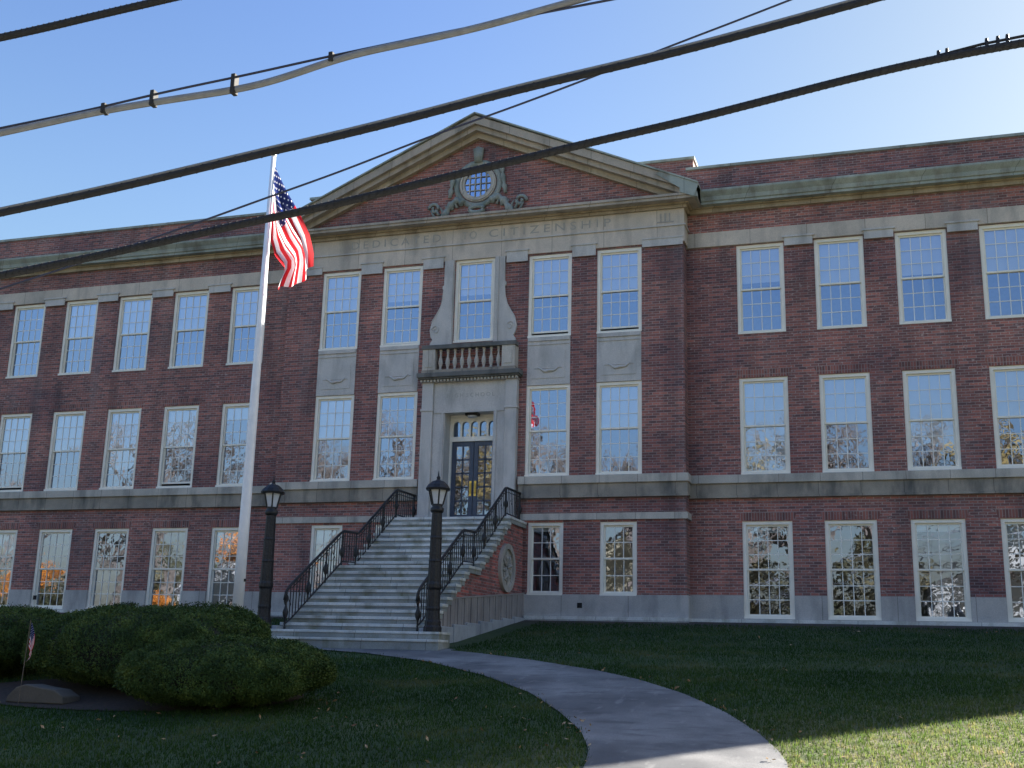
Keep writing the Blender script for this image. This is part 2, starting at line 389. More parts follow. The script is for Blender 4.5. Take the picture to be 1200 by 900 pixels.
PL = [(-2.5, -8.05), (-1.6, -8.15), (-.6, -8.3), (1.08, -8.78), (2.82, -9.68), (4.54, -11.2), (5.9, -12.8), (6.81, -14.3), (7.48, -15.6), (7.87, -16.7), (8.05, -17.6), (8.05, -19.5), (7.8, -21.5), (7.4, -23.1)]
PR = [(-2.45, -7.7), (2.7, -7.7), (2.72, -8.1), (3.4, -8.35), (4.87, -9.18), (6.42, -10.26), (7.39, -11.17), (8.34, -12.4), (9.2, -13.86), (9.83, -15.3), (10.19, -16.4), (10.34, -17.07), (10.4, -19.3), (10.7, -21.5), (11.1, -23.1)]
def resample(P, n):
    P = np.array(P); d = np.r_[0, np.cumsum(np.hypot(*np.diff(P, axis=0).T))]
    t = np.linspace(0, d[-1], n); return np.c_[np.interp(t, d, P[:, 0]), np.interp(t, d, P[:, 1])]
a, b = resample(PL, 70), resample(PR, 70); K = 8
V = []; Fc = []
for i in range(70):
    for k in range(K+1):
        p = a[i]*(1-k/K) + b[i]*k/K; V.append((p[0], p[1], G(p[1])+.022))
for i in range(69):
    for k in range(K): q = i*(K+1)+k; Fc.append((q, q+1, q+K+2, q+K+1))
me = bpy.data.meshes.new('path'); me.from_pydata(V, [], Fc); me.update()
tag(link('path', me, 'path'), kind='structure')
PATHPOLY = np.array(PL + PR[::-1])
def inpoly(x, y, P):
    c = np.zeros(len(x), bool); j = len(P)-1
    for i in range(len(P)):
        xi, yi = P[i]; xj, yj = P[j]
        with np.errstate(divide='ignore', invalid='ignore'):
            m = ((yi > y) != (yj > y)) & (x < (xj-xi)*(y-yi)/(yj-yi+1e-12)+xi)
        c ^= m; j = i
    return c

# ------------------------------------------------------------ school building
D = .6                      # wings stand back from the central pavilion
WX = 28.7                   # half length
XE = 6.4                    # half width of the pavilion
WW = 1.344
T3, B3, T2, B2, T1, B1 = 10.788, 8.10, 6.803, 4.05, 2.754, .126
Q3, R3_, Q2, R2_ = 10.79, 8.206, 6.744, 4.03
PT1, PB1 = 2.714, .671
school = empty('school_building', (0, D, 0), 'long three storey red brick school with white windows and a stone pediment over the entrance', 'building')
def sb(mb, name, mat, parent=None, **k):
    """parts are modelled in world coordinates, then moved under their thing"""
    o = mb.build(name, mat, None, **k)
    p = parent or school; o.parent = p; o.matrix_parent_inverse = Matrix.Translation(-Vector(p.location if p.parent is None else (0, 0, 0))) if p.parent is None else Matrix.Identity(4)
    return o
right_x = [8.521+k*2.192 for k in range(9)]; left_x = [-8.207-k*2.224 for k in range(9)]
WIN = []   # (cx, y, z0, z1, w, cols, rows, blind fraction, open gap)
def wall(holes, x0, x1, z0, z1, y, depth):
    """front wall of quads with rectangular openings and their reveals"""
    mb = MB()
    X = sorted(set([x0, x1] + [h[0] for h in holes] + [h[1] for h in holes])); Z = sorted(set([z0, z1] + [h[2] for h in holes] + [h[3] for h in holes]))
    X = [v for v in X if x0 <= v <= x1]; Z = [v for v in Z if z0 <= v <= z1]
    for i in range(len(X)-1):
        for j in range(len(Z)-1):
            cx, cz = (X[i]+X[i+1])/2, (Z[j]+Z[j+1])/2
            if any(h[0] < cx < h[1] and h[2] < cz < h[3] for h in holes): continue
            mb.quad((X[i], y, Z[j]), (X[i+1], y, Z[j]), (X[i+1], y, Z[j+1]), (X[i], y, Z[j+1]))
    for a, b, c, d in holes:
        c0, d0 = c, d; c = max(c, z0); d = min(d, z1)
        if d <= c: continue
        mb.quad((a, y, c), (a, y, d), (a, y+depth, d), (a, y+depth, c)); mb.quad((b, y, c), (b, y+depth, c), (b, y+depth, d), (b, y, d))
        if c == c0: mb.quad((a, y, c), (a, y+depth, c), (b, y+depth, c), (b, y, c))
        if d == d0: mb.quad((a, y, d), (b, y, d), (b, y+depth, d), (a, y+depth, d))
    return mb
def nofix(mb, name, mat, parent=None):
    me = bpy.data.meshes.new(name); me.from_pydata(mb.v, [], mb.f); me.update()
    o = link(name, me, mat); p = parent or school; o.parent = p; o.matrix_parent_inverse = Matrix.Translation(-Vector(p.location)); return o

h = WW/2
wing_h = {}
for side, xsn in ((1, right_x), (-1, left_x)):
    H = []
    for k, x in enumerate(xsn):
        for (z0, z1, row) in ((B3, T3, 3), (B2, T2, 2), (B1, T1, 1)):
            H.append((x-h, x+h, z0, z1))
            WIN.append((x, D, z0, z1, WW, 4, 3, row, side*(k+1)))
    wing_h[side] = H
    x0, x1 = (XE, WX) if side > 0 else (-WX, -XE)
    nofix(wall(H, x0, x1, .74, T3+.02, D, .32), 'brick_wall', 'brick')
    nofix(wall(H, x0, x1, -.3, .74, D-.05, .37), 'plinth', 'plinth')
    pe = sorted([x0, x1] + [v for hh in H[::3] for v in hh[:2]])
    for i in range(0, len(pe), 2): sb(MB().quad((pe[i], D-.05, .74), (pe[i+1], D-.05, .74), (pe[i+1], D, .74), (pe[i], D, .74)), 'plinth_top', 'plinth')
    sb(MB().box(x0, x1, D-.14, D+.1, -.4, .105), 'base_ledge', 'step')
    # belt course: projecting sill, darker fascia, thin lower string
    mb = MB(); mb.box(x0, x1, D-.13, D+.02, 3.80, 4.035); sb(mb, 'sill_course', 'sill', bevel=.012)
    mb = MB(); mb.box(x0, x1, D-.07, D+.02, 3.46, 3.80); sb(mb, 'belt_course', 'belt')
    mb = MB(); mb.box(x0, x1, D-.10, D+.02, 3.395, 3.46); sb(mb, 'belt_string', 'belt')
    # stone band above the top windows + brick + beige bed mould + copper cornice + parapet
    mb = MB(); mb.box(x0, x1, D-.06, D+.3, T3+.02, 11.25)
    edges = sorted([XE if side > 0 else -XE] + [v for hh in H[::3] for v in hh[:2]] + [WX if side > 0 else -WX])
    sb(mb, 'stone_band', 'stone')
    for i in range(0, len(edges)-1, 2):
        e0, e1 = edges[i], edges[i+1]
        if (i == 0 and side > 0) or (i == len(edges)-2 and side < 0): continue
        sb(MB().box(e0+.03, e1-.03, D-.09, D-.05, T3-.14, T3+.10).box(e0-.02, e1+.02, D-.12, D-.05, T3+.10, T3+.15), 'pier_cap', 'stone_plain')
    mb = MB(); mb.box(x0, x1, D, D+.3, 11.25, 11.92); sb(mb, 'brick_frieze', 'brick')
    mb = MB(); mb.box(x0, x1, D-.10, D+.3, 11.86, 11.98); mb.box(x0, x1, D-.16, D+.3, 11.98, 12.03); sb(mb, 'bed_moulding', 'beige')
    prof = [(D+.3, 12.02), (D-.36, 12.02), (D-.36, 12.09), (D-.40, 12.11), (D-.43, 12.22), (D-.52, 12.33), (D-.54, 12.36), (D-.54, 12.42), (D+.3, 12.46)]
    e0, e1 = (XE+.42, WX+.5) if side > 0 else (-WX-.5, -XE-.42)
    sb(MB().prism(prof, 'x', e0, e1), 'cornice', 'copper')
    mb = MB(); mb.box(x0 if side < 0 else XE+.02, x1 if side > 0 else -XE-.02, D+.12, D+.5, 12.4, 13.36); sb(mb, 'parapet', 'brick')
    mb = MB(); mb.box(x0 if side < 0 else XE-.01, x1 if side > 0 else -XE+.01, D+.07, D+.56, 13.36, 13.44); sb(mb, 'parapet_coping', 'copper')
    # end wall
    X = side*WX; mb = MB(); mb.box(min(X, X-side*.3), max(X, X-side*.3), D+.32, 17, -.3, 13.36); sb(mb, 'end_wall', 'brick')
    # flat arches of upright bricks
    for x in xsn:
        for zt in (T2, T1):
            mb = MB(); mb.prism([(x-h-.05, zt+.015), (x+h+.05, zt+.015), (x+h+.12, zt+.235), (x-h-.12, zt+.235)], 'y', D-.006, D+.02); sb(mb, 'brick_lintel', 'soldier')

# pavilion front
PH = []
for i, x in enumerate((-4.508, -2.397, 2.397, 4.508)):
    n = [-2, -1, 1, 2][i]
    for (z0, z1, row) in ((R3_, Q3, 3), (R2_, Q2, 2)):
        PH.append((x-.668, x+.668, z0, z1)); WIN.append((x, 0, z0, z1, 1.337, 4, 3, row, 20+n))
    PH.append((x-.522, x+.522, PB1, PT1)); WIN.append((x, 0, PB1, PT1, 1.044, 3, 2, 1, 20+n))
PH.append((-.64, .64, 8.197, 10.85)); WIN.append((0, 0, 8.197, 10.85, 1.281, 4, 3, 3, 30))
DOORH = (-.80, .80, 2.6, 6.10)
allh = PH + [DOORH]
nofix(wall(allh, -XE, XE, .70, 10.84, 0, .30), 'brick_wall', 'brick')
nofix(wall(allh, -XE, XE, -.3, .70, -.05, .35), 'plinth', 'plinth')
for s in (-1, 1):
    mb = MB()
    for a0, a1 in ((1.9, 1.875), (2.919, 3.986), (5.03, XE)):
        if a1 > a0: a0, a1 = sorted((s*a0, s*a1)); sb(MB().quad((a0, -.05, .70), (a1, -.05, .70), (a1, 0, .70), (a0, 0, .70)), 'plinth_top', 'plinth')
    mb.box(*(sorted((s*1.85, s*(XE+.07)))), -.17, 0, -.5, .10); mb.box(*(sorted((s*(XE), s*(XE+.07)))), 0, D-.14, -.4, .10)
    sb(mb, 'base_ledge', 'step')
for s in (-1, 1):
    sb(MB().box(*sorted((s*(XE-.3), s*XE)), 0.002, D+.3, .7, 12.0), 'corner_return', 'brick')
    sb(MB().box(*sorted((s*(XE-.003), s*(XE+.05))), -.05, D, -.3, .70), 'corner_plinth', 'plinth')
for s in (-1, 1):
    a0, a1 = sorted((s*1.56, s*(XE+.10)))
    mb = MB(); mb.box(a0, a1, -.13, .02, 3.80, 4.03); mb.box(*sorted((s*(XE+.003), s*(XE+.10))), .02, D-.13, 3.80, 4.03); sb(mb, 'sill_course', 'sill', bevel=.012)
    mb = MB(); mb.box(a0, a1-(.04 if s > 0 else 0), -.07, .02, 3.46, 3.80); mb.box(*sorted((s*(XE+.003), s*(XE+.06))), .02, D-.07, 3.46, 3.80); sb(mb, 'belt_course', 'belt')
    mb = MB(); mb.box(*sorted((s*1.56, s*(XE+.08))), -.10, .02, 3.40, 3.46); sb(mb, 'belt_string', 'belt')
    mb = MB(); mb.box(*sorted((s*1.6, s*(XE+.06))), -.05, .02, 2.775, 2.96); mb.box(*sorted((s*(XE+.003), s*(XE+.06))), .02, D-.003, 2.775, 2.96); sb(mb, 'window_band', 'sill')
# spandrel panels of stone between the storeys
for x in (-4.508, -2.397, 2.397, 4.508):
    mb = MB(); mb.box(x-.655, x+.655, -.012, .1, Q2+.004, R3_-.004)
    mb.box(x-.5, x+.5, -.026, 0, Q2+.2, R3_-.42); mb.box(x-.64, x+.64, -.05, 0, R3_-.12, R3_-.006); mb.box(x-.62, x+.62, -.035, 0, R3_-.24, R3_-.20)
    sb(mb, 'spandrel_panel', 'stone_plain')
    mb = MB()   # carved swag
    pts = [(x-.33+.66*t, -.04, Q2+.52-.11*math.sin(math.pi*t)+.02*math.sin(14*t)) for t in np.linspace(0, 1, 13)]
    mb.tube(pts, [.014+.03*math.sin(math.pi*t) for t in np.linspace(0, 1, 13)], 6); mb.tube([(x-.42, -.03, Q2+.50), (x+.42, -.03, Q2+.50)], .012, 6); sb(mb, 'carved_swag', 'stone_plain', smooth=True)
# architrave and frieze
def ring3(mb, x, y0, z0, z1):     # band across the pavilion front and round its corners
    mb.box(-x, x, y0, .3, z0, z1)
    for s in (-1, 1): mb.box(*sorted((s*(XE-.2), s*x)), .3, D, z0, z1)
mb = MB(); ring3(mb, XE+.05, -.05, 10.84, 11.33); sb(mb, 'architrave', 'stone')
mb = MB(); ring3(mb, XE+.09, -.09, 11.33, 11.37); sb(mb, 'architrave_fillet', 'stone_plain')
mb = MB(); ring3(mb, XE+.04, -.04, 11.37, 11.86); sb(mb, 'frieze', 'stone')
mb = MB(); ring3(mb, XE+.12, -.12, 11.86, 11.95); ring3(mb, XE+.19, -.19, 11.95, 12.0); sb(mb, 'bed_moulding', 'beige')
ed = [-XE, -4.508-.668, -4.508+.668, -2.397-.668, -2.397+.668, -1.0, 1.0, 2.397-.668, 2.397+.668, 4.508-.668, 4.508+.668, XE]
for i in (2, 4, 6, 8):
    e0, e1 = ed[i], ed[i+1]
    sb(MB().box(e0+.03, e1-.03, -.08, -.045, 10.62, 10.96).box(e0-.01, e1+.01, -.11, -.045, 10.96, 11.0), 'pier_cap', 'stone_plain')
for e0, e1 in ((ed[0]+.0, ed[1]-.03), (ed[10]+.03, ed[11])): sb(MB().box(e0, e1, -.07, -.045, 10.74, 10.96).box(e0, e1, -.09, -.045, 10.96, 11.0), 'pier_cap', 'stone_plain')
def text_mesh(body, size, loc, parent, name='inscription', mat='letter', space=1.12, ext=.006):
    cu = bpy.data.curves.new('txt', 'FONT'); cu.body = body; cu.size = size; cu.extrude = ext; cu.align_x = 'CENTER'; cu.align_y = 'CENTER'; cu.space_character = space
    cu.resolution_u = 3
    to = bpy.data.objects.new('txt', cu); COL.objects.link(to)
    dg = bpy.context.evaluated_depsgraph_get(); me = bpy.data.meshes.new_from_object(to.evaluated_get(dg)); bpy.data.objects.remove(to)
    me.materials.clear(); o = link(name, me, mat); o.rotation_euler = (R(90), 0, 0)
    o.parent = parent; o.location = Vector(loc)-Vector(parent.location); return o
M['frieze_letter'] = plain('frieze_letter_cut', (.36, .35, .325), .9)
for wd, a0, a1 in (('DEDICATED', -4.22, -1.17), ('TO', -.45, .03), ('CITIZENSHIP', .42, 4.25)):
    t = text_mesh(wd, .36, ((a0+a1)/2, -.041, 11.61), school, mat='frieze_letter', space=1.5 if len(wd) > 2 else 1.2)
    xs_ = [v.co.x for v in t.data.vertices]; t.scale = ((a1-a0)/(max(xs_)-min(xs_)), 1, 1)
for s in (-1, 1):    # carved end panels of the frieze
    mb = MB()
    for k in range(3): mb.box(s*5.9-.16+.13*k, s*5.9-.12+.13*k, -.058, 0, 11.50, 11.74)
    mb.box(s*5.9-.26, s*5.9+.24, -.056, 0, 11.455, 11.49)
    sb(mb, 'frieze_tablet', 'frieze_letter')

# pediment
SL = (15.42-12.40)/(XE+.50)
def rz(x, off=0): return 15.42-abs(x)*SL-off
mb = MB(); mb.prism([(-XE+.1, 12.14), (XE-.1, 12.14), (0, 15.1)], 'y', .001, .3); sb(mb, 'tympanum', 'brick')
ring = [(-XE-.5, 0)]
mb = MB()
for (y0, o0, o1) in ((-.50, 0, .26), (-.36, .262, .42)):
    mb.prism([(-XE-.5, rz(XE+.5, o0)), (0, rz(0, o0)), (XE+.5, rz(XE+.5, o0)), (XE+.5, rz(XE+.5, o1)), (0, rz(0, o1)), (-XE-.5, rz(XE+.5, o1))][::-1], 'y', y0, .9)
sb(mb, 'raking_cornice', 'rake')
mb = MB(); mb.prism([(-XE-.1, rz(XE+.1, .422)), (0, rz(0, .422)), (XE+.1, rz(XE+.1, .422)), (XE-.5, rz(XE-.5, .60)), (0, rz(0, .60)), (-XE+.5, rz(XE-.5, .60))][::-1], 'y', -.16, .28); sb(mb, 'raking_bed_moulding', 'beige')
mb = MB(); x = XE+.53; mb.prism([(-x, rz(x, -.0)), (0, rz(0, -.05)), (x, rz(x, 0)), (x, rz(x, -.05)), (0, rz(0, -.10)), (-x, rz(x, -.05))], 'y', -.56, 1.0); sb(mb, 'pediment_flashing', 'copper')
mb = MB(); mb.box(-XE-.42, XE+.42, -.46, .9, 12.0, 12.13); mb.box(-XE-.46, XE+.46, -.50, .0, 12.085, 12.16); sb(mb, 'pediment_shelf', 'rake')
for s in (-1, 1): mb = MB(); mb.prism([(s*(XE+.40), 12.0), (s*(XE+.46), 12.12), (s*(XE+.53), 12.34), (s*(XE+.53), 12.43), (s*(XE-.55), 12.9), (s*(XE-.7), 12.8), (s*(XE+.0), 12.3), (s*(XE), 12.165)], 'y', -.53, -.51); sb(mb, 'cornice_return', 'copper')
for s in (-1, 1): sb(MB().box(*sorted((s*(XE+.30), s*(XE+.50))), -.50, 1.0, 12.003, 12.40), 'cornice_end', 'copper')
# gable roof behind the pediment and the raised block
mb = MB(); mb.prism([(-XE-.3, 12.4), (XE+.3, 12.4), (0, 15.3)], 'y', .9, 8); sb(mb, 'gable_roof', 'roof')
mb = MB(); mb.box(-6.52, 6.52, 1.3, 6, 12.4, 13.98); sb(mb, 'roof_block', 'brick')
mb = MB(); mb.box(-6.57, 6.57, 1.24, 6.1, 13.98, 14.06); sb(mb, 'roof_block_coping', 'copper')
# oculus
ocz = 13.32
oc = sb(MB().ring(0, ocz, -.06, .1, .44, .60, 40).ring(0, ocz, -.10, 0, .52, .56, 40), 'oculus_frame', 'sill')
mb = MB(); mb.prism([(.46*math.cos(t), ocz+.46*math.sin(t)) for t in np.linspace(0, 2*math.pi, 33)[:-1]], 'y', -.003, -.001); sb(mb, 'oculus_pane', 'glass')
mb = MB(); mb.prism([(.46*math.cos(t), ocz+.46*math.sin(t)) for t in np.linspace(0, 2*math.pi, 33)[:-1]], 'y', -.0009, .0005)
bm_ = M['blue_dark'] = plain('dark_blue_backing', (.05, .08, .2), .6)
sb(mb, 'oculus_backing', 'blue_dark')
mb = MB()
for x in (-.27, -.09, .09, .27):
    zz = math.sqrt(.44**2-x*x)*.97; mb.box(x-.016, x+.016, -.045, -.01, ocz-zz, ocz+zz)
for z in (-.22, 0, .22):
    xx = math.sqrt(.44**2-z*z)*.97; mb.box(-xx, xx, -.04, -.012, ocz+z-.014, ocz+z+.014)
sb(mb, 'oculus_bars', 'sill')
mb = MB(); mb.ring(0, ocz, -.035, 0, .63, .80, 40)
mb.prism([(-.12, ocz+.72), (.12, ocz+.72), (.17, ocz+1.16), (0, ocz+1.24), (-.17, ocz+1.16)], 'y', -.10, 0)
for s in (-1, 1):   # leafy scrolls either side
    P = [(s*(.45+1.05*t), -.05, ocz-.62-.42*t+.20*math.sin(t*6.0)) for t in np.linspace(0, 1, 22)]
    mb.tube(P, [.11+.035*math.sin(i*1.7) for i in range(22)], 7)
    P = [(s*(1.42+.2*math.cos(a)*(1-a/9)), -.05, ocz-.72+.2*math.sin(a)*(1-a/9)) for a in np.linspace(0, 7.5, 20)]
    mb.tube(P, .055, 6)
    P = [(s*(.78+.14*t), -.05, ocz+.5-.9*t) for t in np.linspace(0, 1, 9)]; mb.tube(P, [.07+.03*math.sin(i*2.3) for i in range(9)], 6)
    for k in range(7):
        a = k/6; mb.tube([(s*(.5+.9*a), -.05, ocz-.7-.3*a), (s*(.58+.95*a), -.09, ocz-.50-.28*a)], [.06, .012], 5)
P = [(.24*math.sin(a), -.06, ocz-.86+.1*math.cos(a)) for a in np.linspace(0, 2*math.pi, 15)]; mb.tube(P, .07, 6, False)
sb(mb, 'oculus_carving', 'carve', smooth=True)

# entrance surround
def frame_prof(mb, x0, x1, y0, y1, z0, z1): mb.box(x0, x1, y0, y1, z0, z1)
FL = 2.72
mb = MB()
for s in (-1, 1):
    mb.box(*sorted((s*.765, s*1.14)), -.12, .55, FL-.3, 6.03)            # inner jamb
    mb.box(*sorted((s*1.142, s*1.50)), -.20, .05, FL-.3, 6.94)           # pilaster
    mb.box(*sorted((s*1.12, s*1.53)), -.24, .0, FL-.3, FL+.22); mb.box(*sorted((s*1.12, s*1.53)), -.23, .0, 6.06, 6.13)
mb.box(-1.14, 1.14, -.12, .55, 6.03, 6.94)
sb(mb, 'door_surround', 'stone_plain', bevel=.012)
mb = MB(); mb.box(-1.12, 1.12, -.15, -.1, 6.0, 6.10)
for s in (-1, 1): mb.box(*sorted((s*.80, s*.87)), -.15, -.1, FL-.02, 6.0)
sb(mb, 'door_architrave', 'stone_plain')
text_mesh('HIGH', .17, (-.46, -.121, 6.52), school, mat='frieze_letter', space=1.5, ext=.004); text_mesh('SCHOOL', .17, (.34, -.121, 6.52), school, mat='frieze_letter', space=1.5, ext=.004)
mb = MB()
for k in range(29): x = -1.50+3.0*k/28; mb.box(x-.032, x+.032, -.30, -.19, 6.945, 7.01)
mb.box(-1.53, 1.53, -.22, 0, 6.94, 6.96); sb(mb, 'dentil', 'sill')
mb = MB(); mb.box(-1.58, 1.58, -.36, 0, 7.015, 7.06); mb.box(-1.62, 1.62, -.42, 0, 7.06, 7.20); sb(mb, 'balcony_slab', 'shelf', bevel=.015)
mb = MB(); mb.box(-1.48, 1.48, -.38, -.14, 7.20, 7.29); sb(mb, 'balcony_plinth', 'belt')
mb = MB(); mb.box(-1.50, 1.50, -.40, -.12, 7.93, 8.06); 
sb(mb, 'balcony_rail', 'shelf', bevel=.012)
for s in (-1, 1):
    mb = MB()
    mb.box(*sorted((s*1.06, s*1.46)), -.37, -.13, 7.29, 7.93); mb.box(*sorted((s*1.14, s*1.38)), -.39, -.36, 7.38, 7.84)
    mb.box(*sorted((s*1.28, s*1.46)), -.13, 0, 7.29, 7.93)
    sb(mb, 'balcony_pier', 'sill')
bal0 = None
for k in range(9):
    x = -.92+1.84*k/8
    if bal0 is None:
        pr = [(.05, 0), (.05, .04), (.03, .06), (.045, .12), (.072, .22), (.06, .32), (.032, .42), (.028, .50), (.045, .54), (.03, .56), (.05, .60), (.05, .64)]
        bal0 = MB().lathe(pr, (0, 0, 0), 12).build('baluster', 'sill', None, smooth=True); o = bal0
    else:
        o = bal0.copy(); COL.objects.link(o)
    o.parent = school; o.location = (x, -.25-D, 7.29)
# stone surround with scrolled consoles round the middle window
half = [(.66, 8.07), (1.36, 8.07), (1.38, 8.20), (1.30, 8.32), (1.36, 8.42), (1.40, 8.62), (1.34, 8.88), (1.20, 9.10), (1.08, 9.32), (1.01, 9.60), (.985, 9.88), (1.03, 9.93), (1.03, 10.02), (.985, 10.05), (.985, 10.84), (.66, 10.84)]
mb = MB()
mb.prism(half, 'y', -.07, .05); sb(mb, 'window_surround', 'stone_plain', bevel=.01); sb(MB().prism([(-x, z) for x, z in half][::-1], 'y', -.07, .05), 'window_surround', 'stone_plain', bevel=.01)
for s in (-1, 1):
    mb = MB()
    P = [(s*(1.2+.13*math.cos(a)*(1-a/10)), -.075, 8.62+.15*math.sin(a)*(1-a/10)) for a in np.linspace(0, 8, 24)]; mb.tube(P, .022, 6)
    mb.tube([(s*x, -.072, z) for x, z in half[6:11]], .018, 6)
    mb.box(*sorted((s*.68, s*.80)), -.10, 0, 8.07, 10.84)
    sb(mb, 'scroll_carving', 'stone_plain')

# doors
dy = .42
fr = MB()
for s in (-1, 1): fr.box(*sorted((s*.70, s*.764)), dy-.06, dy+.1, FL, 6.02)
fr.box(-.70, .70, dy-.06, dy+.1, 5.22, 5.36); fr.box(-.70, .70, dy-.06, dy+.1, 5.93, 6.02); sb(fr, 'door_frame', 'frame')
tw = sb(MB(), 'transom_window', 'frame') if False else None
mb = MB(); n = 5; wv_ = 1.40/n
for k in range(n):     # five round-headed lights
    cx = -.70+wv_*(k+.5); r = wv_/2-.03; arch = [(cx+r*math.cos(a), 5.72+r*math.sin(a)) for a in np.linspace(0, math.pi, 9)]
    left = [(cx-wv_/2, 5.36), (cx-r, 5.36)] ; 
    mb.box(cx-wv_/2, cx-r, dy-.03, dy+.03, 5.36, 5.72); mb.box(cx+r, cx+wv_/2, dy-.03, dy+.03, 5.36, 5.72)
    for i in range(8):
        (xa, za), (xb, zb) = arch[i], arch[i+1]
        mb.prism([(xb, zb), (xa, za), (xa, 5.93), (xb, 5.93)], 'y', dy-.03, dy+.03)
    mb.box(cx-wv_/2, cx-r, dy-.03, dy+.03, 5.72, 5.93); mb.box(cx+r, cx+wv_/2, dy-.03, dy+.03, 5.72, 5.93)
tw = sb(mb, 'transom_window', 'frame')
sb(MB().box(-.70, .70, dy+.04, dy+.05, 5.36, 5.93), 'transom_pane', 'glass_clear')
for s in (-1, 1):
    x0, x1 = sorted((s*.008, s*.70)); mb = MB(); st = .13
    mb.box(x0, x0+st, dy, dy+.05, FL+.01, 5.22); mb.box(x1-st, x1, dy, dy+.05, FL+.01, 5.22)
    mb.box(x0+st, x1-st, dy, dy+.05, FL+.01, FL+.30); mb.box(x0+st, x1-st, dy, dy+.05, 5.08, 5.22)
    xm = (x0+x1)/2; mb.box(xm-.02, xm+.02, dy+.005, dy+.045, FL+.3, 5.08)
    for k in range(1, 5): z = FL+.30+(5.08-FL-.30)*k/5; mb.box(x0+st, x1-st, dy+.005, dy+.045, z-.022, z+.022)
    dr = sb(mb, 'door', 'door')
    g = MB().box(x0+st, x1-st, dy+.028, dy+.032, FL+.3, 5.08).build('door_pane', 'glass_clear'); g.parent = dr
    hx = s*.075; hd = MB().box(hx-.035, hx+.035, dy-.015, dy-.002, FL+.85, FL+1.30)
    hd.tube([(hx, dy-.01, FL+.92), (hx, dy-.07, FL+.95), (hx, dy-.07, FL+1.20), (hx, dy-.01, FL+1.23)], .015, 8)
    hh = hd.build('handle', 'brass'); hh.parent = dr
mb = MB(); mb.box(-.20, .20, .08, .30, 5.955, 6.028); lf = sb(mb, 'entrance_light', 'iron')
mb = MB(); mb.lathe([(.13, 0), (.15, .03), (.15, .05)], (0, .19, 5.90), 16); g = mb.build('light_globe', 'lamp_glass', None, smooth=True); g.parent = lf
mb = MB(); mb.box(-.764, .764, -.10, .6, FL-.25, FL-.002); sb(mb, 'threshold', 'step')
# lobby behind the doors
# ---- windows
wcache = {}
def window_mesh(w_, h_, cols, rows, gap):
    key = (round(w_, 3), round(h_, 3), cols, rows, gap)
    if key in wcache: return wcache[key]
    c = .095; mb = MB(); x = w_/2
    mb.box(-x, -x+c, .03, .16, 0, h_); mb.box(x-c, x, .03, .16, 0, h_); mb.box(-x+c, x-c, .03, .16, h_-c, h_); mb.box(-x+c, x-c, .01, .18, 0, .075)
    mb.box(-x-.0, x+.0, -.02, .03, 0.0, .06)
    mid = h_*.5
    # upper sash in front, lower sash behind
    for (z0, z1, y) in ((mid-.02, h_-c, .085), (.075+gap, mid+.02+gap, .125)):
        s_ = .045
        mb.box(-x+c, -x+c+s_, y, y+.035, z0, z1); mb.box(x-c-s_, x-c, y, y+.035, z0, z1)
        mb.box(-x+c+s_, x-c-s_, y, y+.035, z0, z0+.05); mb.box(-x+c+s_, x-c-s_, y, y+.035, z1-.05, z1)
    f = mb
    mn = MB()
    for (z0, z1, y) in ((mid+.03, h_-c-.05, .095), (.125+gap, mid-.03+gap, .135)):
        xa, xb = -x+c+.045, x-c-.045
        for k in range(1, cols): xx = xa+(xb-xa)*k/cols; mn.box(xx-.011, xx+.011, y, y+.022, z0, z1)
        for k in range(1, rows): zz = z0+(z1-z0)*k/rows; mn.box(xa, xb, y+.002, y+.020, zz-.011, zz+.011)
    def mk(mb, nm, mat):
        o = mb.build(nm, mat); me = o.data; bpy.data.objects.remove(o); return me
    gl = []
    for (z0, z1, y) in ((mid+.03, h_-c-.05, .106), (.125+gap, mid-.03+gap, .146)):
        g = MB(); g.quad((-x+c+.04, y, z0), (x-c-.04, y, z0), (x-c-.04, y, z1), (-x+c+.04, y, z1)); me = bpy.data.meshes.new('pane'); me.from_pydata(g.v, [], g.f); me.materials.append(M['glass']); gl.append(me)
    wcache[key] = (mk(f, 'window', 'frame'), mk(mn, 'muntins', 'muntin'), gl)
    return wcache[key]
wr = random.Random(3)
for (x, y, z0, z1, w_, cols, rows, row, idx) in WIN:
    gap = .0
    if row == 3 and idx in (21, 22): gap = .09
    if row == 3 and idx == 19: gap = .04
    if row == 2 and idx in (-2, -5): gap = .09
    fm, mm, gm = window_mesh(w_, z1-z0, cols, rows, gap)
    o = bpy.data.objects.new('window', fm); COL.objects.link(o); o.parent = school; o.location = (x, y-D, z0)
    m = bpy.data.objects.new('muntins', mm); COL.objects.link(m); m.parent = o
    for g in gm:
        p = bpy.data.objects.new('pane', g); COL.objects.link(p); p.parent = o; ax = R(wr.uniform(-.35, .35)); p.rotation_euler = (ax, 0, R(wr.uniform(-.6, .6))); p.location = (0, math.sin(ax)*(z1-z0)*(.72 if g is gm[0] else .27), 0)
    fb = {3: wr.choice([.5, .5, .5, .46, .52, .42]), 2: wr.choice([.5, .5, .2, .5, .75, .5]), 1: wr.choice([.0, .12, .0, .3, .0])}[row]
    if row == 2 and idx == 1: fb = .5
    if row == 3 and idx == -5: fb = 0
    if row == 2 and idx in (21, 19): fb = 0
    if row == 1 and idx == 18: fb = .9
    if row == 2 and idx == 1: fb = .97
    if fb > 0:
        H_ = z1-z0; key = ('b', round(w_, 3), round(H_, 3), fb)
        if key not in wcache:
            bb = MB(); bb.box(-w_/2+.1, w_/2-.1, .172, .178, H_*(1-fb), H_-.08)
            oo = bb.build('blind', 'blind'); wcache[key] = oo.data; bpy.data.objects.remove(oo)
        b_ = bpy.data.objects.new('blind', wcache[key]); COL.objects.link(b_); b_.parent = o
